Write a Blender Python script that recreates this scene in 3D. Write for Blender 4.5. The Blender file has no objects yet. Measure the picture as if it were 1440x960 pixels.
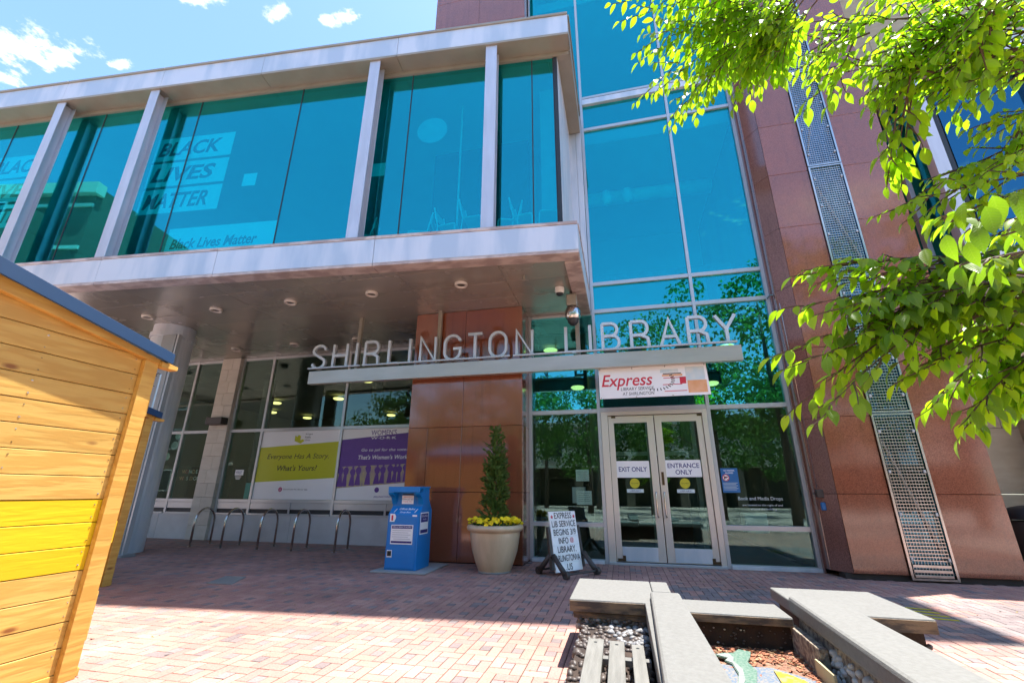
import bpy, bmesh, math, random
from mathutils import Vector, Matrix
random.seed(7)
R = math.radians
S = bpy.context.scene
COL = S.collection
# ------------------------------------------------------------------ camera
F_PX = 622.77
pitch, roll, yaw = R(18.578), R(.2625), R(-13.457)
cy, sy, cp, sp = math.cos(yaw), math.sin(yaw), math.cos(pitch), math.sin(pitch)
fwd = Vector((sy*cp, cy*cp, sp)); rt = Vector((cy, -sy, 0)); up = rt.cross(fwd)
c_, s_ = math.cos(roll), math.sin(roll)
rt, up = c_*rt + s_*up, -s_*rt + c_*up
EYE = Vector((0, 0, 1.4))
cd = bpy.data.cameras.new('camera'); cam = bpy.data.objects.new('camera', cd); COL.objects.link(cam)
cd.sensor_width = 36; cd.lens = F_PX/1440*36; cd.clip_start = .05; cd.clip_end = 2000
cam.matrix_world = Matrix.Translation(EYE) @ Matrix((rt, up, -fwd)).transposed().to_4x4()
S.camera = cam
def prj(p):
    p = Vector(p) - EYE; w = p.dot(fwd)
    if w < .05: return None
    return (720 + F_PX*p.dot(rt)/w, 480 - F_PX*p.dot(up)/w, w)
def at(px, py, d):
    r = (px-720)*rt - (py-480)*up + F_PX*fwd
    return EYE + r.normalized()*d
# ------------------------------------------------------------------ world, sun, exposure
SUN_TO = Vector((.23, .133, 1)).normalized()
S.view_settings.view_transform = 'Standard'; S.view_settings.look = 'None'
S.view_settings.exposure = 2.28; S.view_settings.gamma = 1
W = bpy.data.worlds.new('World'); S.world = W; W.use_nodes = True
nt = W.node_tree; N = nt.nodes; L = nt.links
bg = N['Background']; bg.inputs[1].default_value = .085
sky = N.new('ShaderNodeTexSky'); sky.sky_type = 'NISHITA'; sky.sun_disc = False
sky.sun_elevation = math.asin(SUN_TO.z); sky.sun_rotation = R(60)
sky.air_density = 1.1; sky.dust_density = .6; sky.ozone_density = 2.0
tc = N.new('ShaderNodeTexCoord'); sep = N.new('ShaderNodeSeparateXYZ'); L.new(tc.outputs['Generated'], sep.inputs[0])
mx = N.new('ShaderNodeMath'); mx.operation = 'MAXIMUM'; L.new(sep.outputs[2], mx.inputs[0]); mx.inputs[1].default_value = .06
dv = N.new('ShaderNodeVectorMath'); dv.operation = 'DIVIDE'; L.new(tc.outputs['Generated'], dv.inputs[0])
cz = N.new('ShaderNodeCombineXYZ')
for i in range(3): L.new(mx.outputs[0], cz.inputs[i])
L.new(cz.outputs[0], dv.inputs[1])
cn = N.new('ShaderNodeTexNoise'); cn.inputs['Scale'].default_value = 16; cn.inputs['Detail'].default_value = 8; cn.inputs['Roughness'].default_value = .62
L.new(dv.outputs[0], cn.inputs['Vector'])
acc = None
for (x, y, rx, ry) in ((-1.315, .48, .1, .045), (-1.245, .525, .09, .03), (-1.5, .53, .12, .03), (-.80, .49, .06, .022), (-.672, .558, .035, .02), (-.535, .602, .035, .018), (-.57, .60, .025, .012), (-1.14, .575, .035, .012),
                       (-2.6, .9, .3, .12), (.9, -1.6, .35, .15), (-.6, -2.1, .3, .12), (1.9, .3, .3, .15)):
    sb = N.new('ShaderNodeVectorMath'); sb.operation = 'SUBTRACT'; L.new(dv.outputs[0], sb.inputs[0]); sb.inputs[1].default_value = (x, y, 1); rx *= 1.5; ry *= 1.5
    ml = N.new('ShaderNodeVectorMath'); ml.operation = 'DIVIDE'; L.new(sb.outputs[0], ml.inputs[0]); ml.inputs[1].default_value = (rx, ry, 1)
    ln = N.new('ShaderNodeVectorMath'); ln.operation = 'LENGTH'; L.new(ml.outputs[0], ln.inputs[0])
    mr = N.new('ShaderNodeMapRange'); L.new(ln.outputs['Value'], mr.inputs[0]); mr.inputs[1].default_value = 1.5; mr.inputs[2].default_value = .2; mr.inputs[3].default_value = 0; mr.inputs[4].default_value = 1
    if acc is None: acc = mr.outputs[0]
    else:
        m2 = N.new('ShaderNodeMath'); m2.operation = 'MAXIMUM'; L.new(acc, m2.inputs[0]); L.new(mr.outputs[0], m2.inputs[1]); acc = m2.outputs[0]
ad = N.new('ShaderNodeMath'); ad.operation = 'MULTIPLY_ADD'; L.new(acc, ad.inputs[0]); ad.inputs[1].default_value = .42; L.new(cn.outputs[0], ad.inputs[2])
mr = N.new('ShaderNodeMapRange'); L.new(ad.outputs[0], mr.inputs[0]); mr.inputs[1].default_value = .75; mr.inputs[2].default_value = .98
mr.interpolation_type = 'SMOOTHSTEP'
mixc = N.new('ShaderNodeMixRGB'); L.new(mr.outputs[0], mixc.inputs[0])
skm = N.new('ShaderNodeMixRGB'); skm.blend_type = 'MULTIPLY'; skm.inputs[0].default_value = 1; L.new(sky.outputs[0], skm.inputs[1]); skm.inputs[2].default_value = (.80, .90, .98, 1)
L.new(skm.outputs[0], mixc.inputs[1])
mixc.inputs[2].default_value = (4.6, 4.5, 4.6, 1); L.new(mixc.outputs[0], bg.inputs[0])
sl = bpy.data.lights.new('sun', 'SUN'); sl.energy = 2.9; sl.angle = R(.53); sl.color = (1, .95, .88)
so = bpy.data.objects.new('sun', sl); COL.objects.link(so)
so.rotation_euler = SUN_TO.to_track_quat('Z', 'Y').to_euler(); so.location = (0, 0, 40)
S.cycles.transparent_max_bounces = 24; S.cycles.max_bounces = 8; S.cycles.caustics_reflective = False; S.cycles.caustics_refractive = False

# ------------------------------------------------------------------ materials
def newmat(name):
    m = bpy.data.materials.new(name); m.use_nodes = True
    return m, m.node_tree.nodes, m.node_tree.links, m.node_tree.nodes['Principled BSDF']
def mat(name, col, rough=.5, metal=0, c2=None, scale=4, amt=.5, bump=0, bscale=60, stretch=(1, 1, 1), spec=.5, coat=0, rnd=0, detail=5, emis=0, rmap=0, contrast=1):
    m, n, l, b = newmat(name)
    b.inputs['Roughness'].default_value = rough; b.inputs['Metallic'].default_value = metal
    b.inputs['Specular IOR Level'].default_value = spec; b.inputs['Coat Weight'].default_value = coat; b.inputs['Coat Roughness'].default_value = .03
    tc = n.new('ShaderNodeTexCoord'); mp = n.new('ShaderNodeMapping'); mp.inputs['Scale'].default_value = stretch
    oi = n.new('ShaderNodeObjectInfo'); av = n.new('ShaderNodeVectorMath'); av.operation = 'ADD'
    sc = n.new('ShaderNodeVectorMath'); sc.operation = 'SCALE'; cb = n.new('ShaderNodeCombineXYZ')
    for i in range(3): l.new(oi.outputs['Random'], cb.inputs[i])
    l.new(cb.outputs[0], sc.inputs[0]); sc.inputs['Scale'].default_value = 7 if rnd else 0
    l.new(tc.outputs['Object'], av.inputs[0]); l.new(sc.outputs[0], av.inputs[1]); l.new(av.outputs[0], mp.inputs[0])
    nz = n.new('ShaderNodeTexNoise'); nz.inputs['Scale'].default_value = scale; nz.inputs['Detail'].default_value = detail; l.new(mp.outputs[0], nz.inputs[0])
    c2 = c2 or tuple(c*.7 for c in col)
    rp = n.new('ShaderNodeMapRange'); l.new(nz.outputs[0], rp.inputs[0]); rp.inputs[1].default_value = .5-.2/contrast; rp.inputs[2].default_value = .5+.2/contrast
    rp.inputs[3].default_value = 0; rp.inputs[4].default_value = amt
    mc = n.new('ShaderNodeMixRGB'); l.new(rp.outputs[0], mc.inputs[0]); mc.inputs[1].default_value = (*col, 1); mc.inputs[2].default_value = (*c2, 1)
    out = mc.outputs[0]
    if rnd:
        hv = n.new('ShaderNodeHueSaturation'); l.new(out, hv.inputs['Color'])
        mm = n.new('ShaderNodeMapRange'); l.new(oi.outputs['Random'], mm.inputs[0]); mm.inputs[3].default_value = 1-rnd; mm.inputs[4].default_value = 1+rnd
        l.new(mm.outputs[0], hv.inputs['Value']); out = hv.outputs[0]
    l.new(out, b.inputs['Base Color'])
    if rmap:
        mq = n.new('ShaderNodeMapRange'); l.new(nz.outputs[0], mq.inputs[0]); mq.inputs[3].default_value = max(0, rough-rmap); mq.inputs[4].default_value = rough+rmap; l.new(mq.outputs[0], b.inputs['Roughness'])
    if bump:
        n2 = n.new('ShaderNodeTexNoise'); n2.inputs['Scale'].default_value = bscale; n2.inputs['Detail'].default_value = 4; l.new(mp.outputs[0], n2.inputs[0])
        bp = n.new('ShaderNodeBump'); bp.inputs['Strength'].default_value = bump; bp.inputs['Distance'].default_value = .01; l.new(n2.outputs[0], bp.inputs['Height']); l.new(bp.outputs[0], b.inputs['Normal'])
    if emis:
        b.inputs['Emission Color'].default_value = (*col, 1); b.inputs['Emission Strength'].default_value = emis
    return m
def glassmat(name, refl, trans, base, wob=.0):
    m, n, l, b = newmat(name); n.remove(b); o = n['Material Output']
    g = n.new('ShaderNodeBsdfGlossy'); g.inputs['Color'].default_value = (*refl, 1); g.inputs['Roughness'].default_value = .0
    t = n.new('ShaderNodeBsdfTransparent'); t.inputs['Color'].default_value = (*trans, 1)
    lw = n.new('ShaderNodeLayerWeight'); lw.inputs[0].default_value = .5; fr = n.new('ShaderNodeMath'); fr.operation = 'POWER'; l.new(lw.outputs['Facing'], fr.inputs[0]); fr.inputs[1].default_value = 4.0
    mr = n.new('ShaderNodeMapRange'); l.new(fr.outputs[0], mr.inputs[0]); mr.inputs[1].default_value = 0; mr.inputs[3].default_value = base; mr.inputs[4].default_value = 1
    if wob:
        tc = n.new('ShaderNodeTexCoord'); nz = n.new('ShaderNodeTexNoise'); nz.inputs['Scale'].default_value = .7; l.new(tc.outputs['Object'], nz.inputs[0])
        bp = n.new('ShaderNodeBump'); bp.inputs['Strength'].default_value = wob; bp.inputs['Distance'].default_value = .02; l.new(nz.outputs[0], bp.inputs['Height']); l.new(bp.outputs[0], g.inputs['Normal'])
    mix = n.new('ShaderNodeMixShader'); l.new(mr.outputs[0], mix.inputs[0]); l.new(t.outputs[0], mix.inputs[1]); l.new(g.outputs[0], mix.inputs[2]); l.new(mix.outputs[0], o.inputs[0])
    return m
def granite(name, a, b_, dark, rough=.12):
    m, n, l, b = newmat(name)
    tc = n.new('ShaderNodeTexCoord')
    v = n.new('ShaderNodeTexNoise'); v.inputs['Scale'].default_value = 75; v.inputs['Detail'].default_value = 3; v.inputs['Roughness'].default_value = .7; l.new(tc.outputs['Object'], v.inputs[0])
    r = n.new('ShaderNodeValToRGB'); l.new(v.outputs[0], r.inputs[0])
    r.color_ramp.elements[0].position = .36; r.color_ramp.elements[0].color = (*dark, 1)
    r.color_ramp.elements[1].position = .62; r.color_ramp.elements[1].color = (*b_, 1)
    e = r.color_ramp.elements.new(.48); e.color = (*a, 1)
    big = n.new('ShaderNodeTexNoise'); big.inputs['Scale'].default_value = 1.3; big.inputs['Detail'].default_value = 4; l.new(tc.outputs['Object'], big.inputs[0])
    oi = n.new('ShaderNodeObjectInfo'); s1 = n.new('ShaderNodeMath'); s1.operation = 'MULTIPLY_ADD'; l.new(oi.outputs['Random'], s1.inputs[0]); s1.inputs[1].default_value = .16; s1.inputs[2].default_value = .84
    s2 = n.new('ShaderNodeMath'); s2.operation = 'MULTIPLY_ADD'; l.new(big.outputs[0], s2.inputs[0]); s2.inputs[1].default_value = .35; s2.inputs[2].default_value = -.12
    s3 = n.new('ShaderNodeMath'); l.new(s1.outputs[0], s3.inputs[0]); l.new(s2.outputs[0], s3.inputs[1])
    mp = n.new('ShaderNodeMapping'); mp.inputs['Scale'].default_value = (5, 5, .35); l.new(tc.outputs['Object'], mp.inputs[0])
    st = n.new('ShaderNodeTexNoise'); st.inputs['Scale'].default_value = 1.6; st.inputs['Detail'].default_value = 5; l.new(mp.outputs[0], st.inputs[0])
    s4 = n.new('ShaderNodeMapRange'); l.new(st.outputs[0], s4.inputs[0]); s4.inputs[1].default_value = .55; s4.inputs[2].default_value = .75; s4.inputs[3].default_value = 1; s4.inputs[4].default_value = .78
    s5 = n.new('ShaderNodeMath'); s5.operation = 'MULTIPLY'; l.new(s3.outputs[0], s5.inputs[0]); l.new(s4.outputs[0], s5.inputs[1])
    hv = n.new('ShaderNodeHueSaturation'); l.new(r.outputs[0], hv.inputs['Color']); l.new(s5.outputs[0], hv.inputs['Value'])
    l.new(hv.outputs[0], b.inputs['Base Color']); b.inputs['Roughness'].default_value = rough; b.inputs['Specular IOR Level'].default_value = .6; b.inputs['Coat Weight'].default_value = .6; b.inputs['Coat Roughness'].default_value = .07; b.inputs['Coat IOR'].default_value = 1.7
    return m
M = {}
M['granite'] = granite('polished_red_granite', (.25, .075, .036), (.31, .11, .06), (.145, .045, .025))
M['granite_dark'] = granite('polished_brown_granite', (.24, .10, .075), (.33, .16, .12), (.1, .04, .03))
M['joint'] = mat('dark_joint', (.05, .035, .03), .9)
M['paint_metal'] = mat('pale_blue_grey_painted_steel', (.50, .57, .64), .36, .25, c2=(.68, .70, .74), scale=1.1, amt=1, bump=.05, bscale=9, stretch=(2.2, 2.2, .45), rmap=.1, contrast=2)
M['post_metal'] = mat('galvanised_post_steel', (.60, .62, .68), .38, .35, c2=(.48, .50, .56), scale=2, amt=.8, stretch=(3, 3, .5), rmap=.1)
M['lip_metal'] = mat('weathered_pinkish_steel', (.42, .33, .30), .5, .2, c2=(.62, .52, .47), scale=5, amt=1, stretch=(.6, 1, 1), contrast=2.5, bump=.15, bscale=40)
M['tan_metal'] = mat('tan_soffit_steel', (.34, .31, .25), .4, .2, c2=(.27, .24, .19), scale=2, amt=.7)
M['beam_metal'] = mat('pale_warm_steel', (.50, .47, .42), .28, .5, c2=(.42, .39, .34), scale=1.2, amt=.8, stretch=(1, 1, 4))
M['dark_seal'] = mat('dark_window_seal', (.02, .025, .03), .5)
M['alu'] = mat('anodised_aluminium', (.52, .55, .57), .3, .4, c2=(.44, .47, .49), scale=1.5, amt=.5, stretch=(1, 1, .3))
M['door_alu'] = mat('champagne_aluminium', (.72, .68, .62), .3, .45, c2=(.66, .62, .57), scale=1, amt=.5, stretch=(3, 1, .3))
M['grey_metal'] = mat('mid_grey_painted_metal', (.32, .34, .34), .4, .3, scale=2, amt=.2)
M['brass'] = mat('dark_brass', (.12, .085, .05), .35, .8)
M['steel'] = mat('brushed_stainless_steel', (.62, .60, .58), .22, 1, c2=(.45, .43, .40), scale=9, amt=.8, stretch=(1, 1, .2))
M['bronze'] = mat('bronze_grey_soffit_panel', (.42, .38, .325), .26, .4, c2=(.34, .31, .27), scale=1.2, amt=.8, rnd=.06, rmap=.08)
M['white'] = mat('white_plastic', (.78, .77, .74), .4, amt=.1)
M['paper'] = mat('white_print', (.9, .9, .9), .35, amt=.04)
M['black'] = mat('black_print', (.012, .012, .012), .5)
M['navy'] = mat('navy_print', (.03, .03, .2), .5)
M['red'] = mat('red_print', (.65, .03, .06), .5)
M['yellow_print'] = mat('lime_yellow_print', (.55, .56, .01), .4, amt=.03)
M['purple'] = mat('purple_print', (.13, .04, .30), .4, c2=(.10, .03, .26), amt=.6, scale=6)
M['sepia'] = mat('sepia_print', (.50, .42, .22), .4, c2=(.33, .24, .30), amt=.9, scale=3, stretch=(3, 1, 1), contrast=2)
M['magenta'] = mat('magenta_print', (.45, .02, .16), .5)
M['orange'] = mat('orange_print', (.75, .33, .12), .5, c2=(.85, .5, .3), amt=.8, scale=5)
M['skyprint'] = mat('pale_blue_print', (.5, .66, .72), .5, c2=(.75, .75, .7), amt=.9, scale=5)
M['cyanp'] = mat('cyan_print', (.15, .55, .62), .5)
M['blue_print'] = mat('bright_blue_print', (.02, .16, .42), .4)
M['yellow_disc'] = mat('yellow_sticker', (.62, .56, .03), .4)
M['limestone'] = mat('buff_limestone', (.62, .58, .51), .8, c2=(.54, .50, .43), scale=3, amt=.9, stretch=(1, 1, 3), bump=.1, bscale=50, rnd=.05)
M['limestone_tan'] = mat('tan_limestone', (.40, .35, .25), .8, c2=(.33, .285, .20), scale=3, amt=.9, stretch=(1, 1, 3), bump=.1, bscale=50, rnd=.06)
M['limestone_grey'] = mat('grey_limestone', (.60, .59, .58), .75, c2=(.50, .49, .48), scale=2.5, amt=.9, bump=.08, bscale=50, rnd=.05)
M['slab'] = mat('pale_grey_cut_stone', (.175, .173, .163), .75, c2=(.135, .133, .124), scale=35, amt=.8, bump=.25, bscale=120, detail=8, rnd=.04)
M['slab_dark'] = mat('brown_stained_shaded_stone', (.22, .15, .09), .8, c2=(.07, .055, .045), scale=6, amt=1, stretch=(1, 1, 4), contrast=2, bump=.5, bscale=50)  # brown stain, darkened to stand in for shade on slab fronts
M['slat'] = mat('weathered_grey_plank', (.185, .18, .165), .7, c2=(.125, .122, .11), scale=5, amt=.9, stretch=(9, .7, 4), bump=.3, bscale=30, rnd=.05)
M['mortar'] = mat('sandy_joint', (.10, .06, .045), .95, c2=(.06, .04, .03), scale=30, amt=.8)
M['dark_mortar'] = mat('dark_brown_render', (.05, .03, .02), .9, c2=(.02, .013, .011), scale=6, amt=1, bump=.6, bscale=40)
M['pebble'] = mat('dark_brown_pebble', (.075, .06, .052), .5, c2=(.06, .045, .04), scale=20, amt=.8, rnd=.3)
M['pebble_grey'] = mat('grey_pebble', (.19, .19, .19), .5, c2=(.18, .18, .19), scale=20, amt=.8, rnd=.25)
M['pebble_white'] = mat('white_pebble', (.52, .50, .46), .6, c2=(.38, .36, .32), scale=20, amt=.8, rnd=.12, bump=.2)
M['pebble_blue'] = mat('blue_glass_piece', (.02, .04, .45), .2)
M['cream_tile'] = mat('cream_stone_tile', (.45, .37, .21), .6, c2=(.6, .5, .3), amt=.6)
M['tooled'] = mat('tooled_pale_stone', (.36, .30, .22), .85, c2=(.14, .10, .08), scale=26, amt=1, contrast=2, bump=1, bscale=45)
M['mulch'] = mat('red_brown_mulch', (.17, .065, .04), .95, c2=(.27, .17, .11), scale=45, amt=1, bump=1, bscale=80, contrast=1.5)
M['chip'] = mat('wood_chip', (.25, .095, .05), .9, rnd=.4)
M['chip_light'] = mat('pale_wood_chip', (.42, .27, .14), .9, rnd=.3)
M['mosaic_bg'] = mat('pale_speckled_mosaic', (.21, .195, .18), .6, c2=(.08, .13, .20), scale=70, amt=.9, contrast=3, bump=.3, bscale=70)
M['fish_green'] = mat('sea_green_mosaic', (.07, .15, .11), .5, c2=(.16, .22, .18), scale=60, amt=.9, contrast=3)
M['fish_white'] = mat('white_mosaic', (.26, .28, .265), .45, c2=(.17, .20, .185), scale=60, amt=.6, contrast=3)
M['fish_yellow'] = mat('yellow_mosaic', (.45, .30, .02), .5, c2=(.34, .30, .14), scale=20, amt=.8, contrast=3)
M['pot'] = mat('sandy_glazed_pot', (.66, .51, .34), .35, c2=(.52, .39, .25), scale=2.5, amt=1, stretch=(2.5, 2.5, .5), spec=.6, rmap=.1)
M['soil'] = mat('dark_soil', (.05, .03, .02), 1)
M['ballot'] = mat('bright_blue_painted_steel', (.001, .21, .58), .4, c2=(.001, .18, .50), scale=2, amt=.6)
M['concrete'] = mat('grey_concrete', (.38, .38, .36), .85, c2=(.3, .3, .29), scale=6, amt=.8)
M['blue_roof'] = mat('blue_sheet_metal', (.008, .045, .12), .6, 0, c2=(.006, .035, .10), scale=2, amt=.5)
M['blue_roof_top'] = mat('blue_ribbed_roof_sheet', (.03, .22, .45), .35, .3)
M['dark_plastic'] = mat('dark_brown_plastic', (.055, .045, .04), .5, c2=(.035, .03, .027), bump=.1)
M['bark'] = mat('grey_brown_bark', (.16, .11, .08), .9, c2=(.08, .055, .04), scale=8, amt=1, stretch=(1, 1, .2), bump=.8, bscale=30)
M['twig'] = mat('red_brown_twig', (.09, .05, .03), .7)
M['lamp'] = mat('lit_lamp_glass', (1, .80, .28), .5, emis=.55)
M['lamp_white'] = mat('pale_downlight_ring', (.72, .66, .58), .35, .1)
M['lens'] = mat('dark_downlight_lens', (.14, .12, .10), .25, .3)
M['cable'] = mat('black_cable', (.01, .01, .01), .6)
M['paintline'] = mat('yellow_paint', (.75, .62, .01), .7)
M['int_wall'] = mat('interior_wall', (.42, .44, .42), .9, c2=(.28, .32, .3), scale=.6, amt=.8)
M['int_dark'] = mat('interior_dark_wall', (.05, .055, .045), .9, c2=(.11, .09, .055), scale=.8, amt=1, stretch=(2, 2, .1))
M['int_floor'] = mat('interior_floor', (.16, .13, .10), .5)
M['int_ceil'] = mat('interior_ceiling', (.15, .16, .15), .9)
M['chairw'] = mat('pale_chair_frame', (.80, .82, .80), .4, emis=0)
M['frosted'] = mat('frosted_vinyl', (.50, .54, .54), .6)
M['glass_up'] = glassmat('cyan_solar_glass', (.09, .80, .84), (.16, .96, .98), .25)
M['glass_low'] = glassmat('clear_greenish_glass', (.42, .72, .74), (.80, .90, .86), .12)
M['glass_mid'] = glassmat('teal_entrance_glass', (.16, .80, .86), (.55, .88, .86), .26)
M['glass_sh'] = glassmat('shaded_window_glass', (.70, .88, .82), (.74, .86, .80), .05)
M['strip_glass'] = glassmat('deep_blue_strip_glass', (.12, .45, .70), (.08, .14, .18), .28)
# wood with rings and knots
def wood(name, a, b_, painted=None):
    m, n, l, b = newmat(name)
    tc = n.new('ShaderNodeTexCoord'); oi = n.new('ShaderNodeObjectInfo')
    cb = n.new('ShaderNodeCombineXYZ'); 
    for i in range(3): l.new(oi.outputs['Random'], cb.inputs[i])
    sc = n.new('ShaderNodeVectorMath'); sc.operation = 'SCALE'; sc.inputs['Scale'].default_value = 13; l.new(cb.outputs[0], sc.inputs[0])
    av = n.new('ShaderNodeVectorMath'); l.new(tc.outputs['Object'], av.inputs[0]); l.new(sc.outputs[0], av.inputs[1])
    mp = n.new('ShaderNodeMapping'); mp.inputs['Scale'].default_value = (9, 1.1, 9); l.new(av.outputs[0], mp.inputs[0])
    nz = n.new('ShaderNodeTexNoise'); nz.inputs['Scale'].default_value = 1.1; nz.inputs['Detail'].default_value = 3; l.new(mp.outputs[0], nz.inputs[0])
    ml = n.new('ShaderNodeMath'); ml.operation = 'MULTIPLY'; l.new(nz.outputs[0], ml.inputs[0]); ml.inputs[1].default_value = 26
    sn = n.new('ShaderNodeMath'); sn.operation = 'SINE'; l.new(ml.outputs[0], sn.inputs[0])
    mr = n.new('ShaderNodeMapRange'); l.new(sn.outputs[0], mr.inputs[0]); mr.inputs[1].default_value = -1; mr.inputs[3].default_value = 0; mr.inputs[4].default_value = .75
    mc = n.new('ShaderNodeMixRGB'); l.new(mr.outputs[0], mc.inputs[0]); mc.inputs[1].default_value = (*a, 1); mc.inputs[2].default_value = (*b_, 1)
    mp2 = n.new('ShaderNodeMapping'); mp2.inputs['Scale'].default_value = (2.2, 1.5, 3.5); l.new(av.outputs[0], mp2.inputs[0])
    vo = n.new('ShaderNodeTexVoronoi'); vo.inputs['Scale'].default_value = 1.5; l.new(mp2.outputs[0], vo.inputs[0])
    kr = n.new('ShaderNodeMapRange'); l.new(vo.outputs['Distance'], kr.inputs[0]); kr.inputs[1].default_value = .05; kr.inputs[2].default_value = .14; kr.inputs[3].default_value = .9; kr.inputs[4].default_value = 0
    mk = n.new('ShaderNodeMixRGB'); l.new(kr.outputs[0], mk.inputs[0]); l.new(mc.outputs[0], mk.inputs[1]); mk.inputs[2].default_value = (.22, .07, .015, 1)
    out = mk.outputs[0]
    if painted:
        pn = n.new('ShaderNodeMixRGB'); pn.inputs[0].default_value = .93; l.new(out, pn.inputs[1]); pn.inputs[2].default_value = (*painted, 1); out = pn.outputs[0]
    hv = n.new('ShaderNodeHueSaturation'); l.new(out, hv.inputs['Color']); m2 = n.new('ShaderNodeMapRange'); l.new(oi.outputs['Random'], m2.inputs[0]); m2.inputs[3].default_value = .88; m2.inputs[4].default_value = 1.1; l.new(m2.outputs[0], hv.inputs['Value'])
    l.new(hv.outputs[0], b.inputs['Base Color']); b.inputs['Roughness'].default_value = .5
    bp = n.new('ShaderNodeBump'); bp.inputs['Strength'].default_value = .15; bp.inputs['Distance'].default_value = .004; l.new(sn.outputs[0], bp.inputs['Height']); l.new(bp.outputs[0], b.inputs['Normal'])
    return m
M['wood'] = wood('varnished_pine', (.63, .39, .095), (.53, .285, .055))
M['wood_edge'] = wood('varnished_pine_frame', (.61, .36, .08), (.50, .255, .045))
M['wood_yellow'] = wood('yellow_painted_pine', (.72, .34, .085), (.56, .23, .045), (.80, .52, .0))
# brick paver: per-brick random tint
def brickmat(name, cols, island=True):
    m, n, l, b = newmat(name)
    ge = n.new('ShaderNodeNewGeometry'); oi = n.new('ShaderNodeObjectInfo')
    a = n.new('ShaderNodeMath'); l.new(ge.outputs['Random Per Island'], a.inputs[0]); l.new(oi.outputs['Random'], a.inputs[1])
    fr = n.new('ShaderNodeMath'); fr.operation = 'FRACT'; l.new(a.outputs[0], fr.inputs[0])
    r = n.new('ShaderNodeValToRGB'); l.new(fr.outputs[0], r.inputs[0]); r.color_ramp.interpolation = 'CONSTANT'
    els = r.color_ramp.elements
    els[0].color = (*cols[0], 1); els[1].position = 1/len(cols); els[1].color = (*cols[1], 1)
    for i, c in enumerate(cols[2:], 2): e = els.new(i/len(cols)); e.color = (*c, 1)
    tc = n.new('ShaderNodeTexCoord'); nz = n.new('ShaderNodeTexNoise'); nz.inputs['Scale'].default_value = 60; nz.inputs['Detail'].default_value = 6; l.new(ge.outputs['Position'], nz.inputs[0])
    n3 = n.new('ShaderNodeTexNoise'); n3.inputs['Scale'].default_value = .9; n3.inputs['Detail'].default_value = 5; l.new(ge.outputs['Position'], n3.inputs[0])
    mp = n.new('ShaderNodeMapRange'); l.new(nz.outputs[0], mp.inputs[0]); mp.inputs[1].default_value = .3; mp.inputs[2].default_value = .7; mp.inputs[3].default_value = .8; mp.inputs[4].default_value = 1.18
    m3 = n.new('ShaderNodeMapRange'); l.new(n3.outputs[0], m3.inputs[0]); m3.inputs[1].default_value = .3; m3.inputs[2].default_value = .7; m3.inputs[3].default_value = .74; m3.inputs[4].default_value = 1.16
    vg = n.new('ShaderNodeTexVoronoi'); vg.inputs['Scale'].default_value = 2.3; l.new(ge.outputs['Position'], vg.inputs[0])
    mg = n.new('ShaderNodeMapRange'); l.new(vg.outputs['Distance'], mg.inputs[0]); mg.inputs[1].default_value = .035; mg.inputs[2].default_value = .06; mg.inputs[3].default_value = .35; mg.inputs[4].default_value = 1
    mm = n.new('ShaderNodeMath'); mm.operation = 'MULTIPLY'; l.new(mp.outputs[0], mm.inputs[0]); l.new(mg.outputs[0], mm.inputs[1])
    mu = n.new('ShaderNodeMath'); mu.operation = 'MULTIPLY'; l.new(mm.outputs[0], mu.inputs[0]); l.new(m3.outputs[0], mu.inputs[1])
    hv = n.new('ShaderNodeHueSaturation'); l.new(r.outputs[0], hv.inputs['Color']); l.new(mu.outputs[0], hv.inputs['Value']); l.new(hv.outputs[0], b.inputs['Base Color'])
    b.inputs['Roughness'].default_value = .8
    bp = n.new('ShaderNodeBump'); bp.inputs['Strength'].default_value = .35; bp.inputs['Distance'].default_value = .004; l.new(nz.outputs[0], bp.inputs['Height']); l.new(bp.outputs[0], b.inputs['Normal'])
    return m
M['brick'] = brickmat('red_paver', [(.38, .205, .17), (.41, .225, .18), (.355, .19, .16), (.395, .215, .17), (.43, .25, .20)])
M['brick_grey'] = brickmat('dark_grey_paver', [(.24, .19, .18), (.27, .21, .20), (.21, .165, .16)])
def leafmat(name, c1, c2, tr):
    m, n, l, b = newmat(name); o = n['Material Output']
    ge = n.new('ShaderNodeNewGeometry'); oi = n.new('ShaderNodeObjectInfo')
    a = n.new('ShaderNodeMath'); l.new(ge.outputs['Random Per Island'], a.inputs[0]); l.new(oi.outputs['Random'], a.inputs[1])
    fr = n.new('ShaderNodeMath'); fr.operation = 'FRACT'; l.new(a.outputs[0], fr.inputs[0])
    mc = n.new('ShaderNodeMixRGB'); l.new(fr.outputs[0], mc.inputs[0]); mc.inputs[1].default_value = (*c1, 1); mc.inputs[2].default_value = (*c2, 1)
    l.new(mc.outputs[0], b.inputs['Base Color']); b.inputs['Roughness'].default_value = .38; b.inputs['Specular IOR Level'].default_value = .45
    t = n.new('ShaderNodeBsdfTranslucent'); mt = n.new('ShaderNodeMixRGB'); mt.blend_type = 'MIX'; l.new(fr.outputs[0], mt.inputs[0]); mt.inputs[1].default_value = (*tr, 1); mt.inputs[2].default_value = (tr[0]*.6, tr[1]*.75, tr[2]*.8, 1)
    l.new(mt.outputs[0], t.inputs[0])
    mx = n.new('ShaderNodeMixShader'); mx.inputs[0].default_value = .62; l.new(b.outputs[0], mx.inputs[1]); l.new(t.outputs[0], mx.inputs[2]); l.new(mx.outputs[0], o.inputs[0])
    return m
M['leaf'] = leafmat('fresh_green_leaf', (.12, .25, .012), (.19, .33, .02), (.55, .85, .015))
M['leaf_near'] = leafmat('veined_green_leaf', (.09, .20, .012), (.15, .27, .02), (.26, .46, .01))
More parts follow.
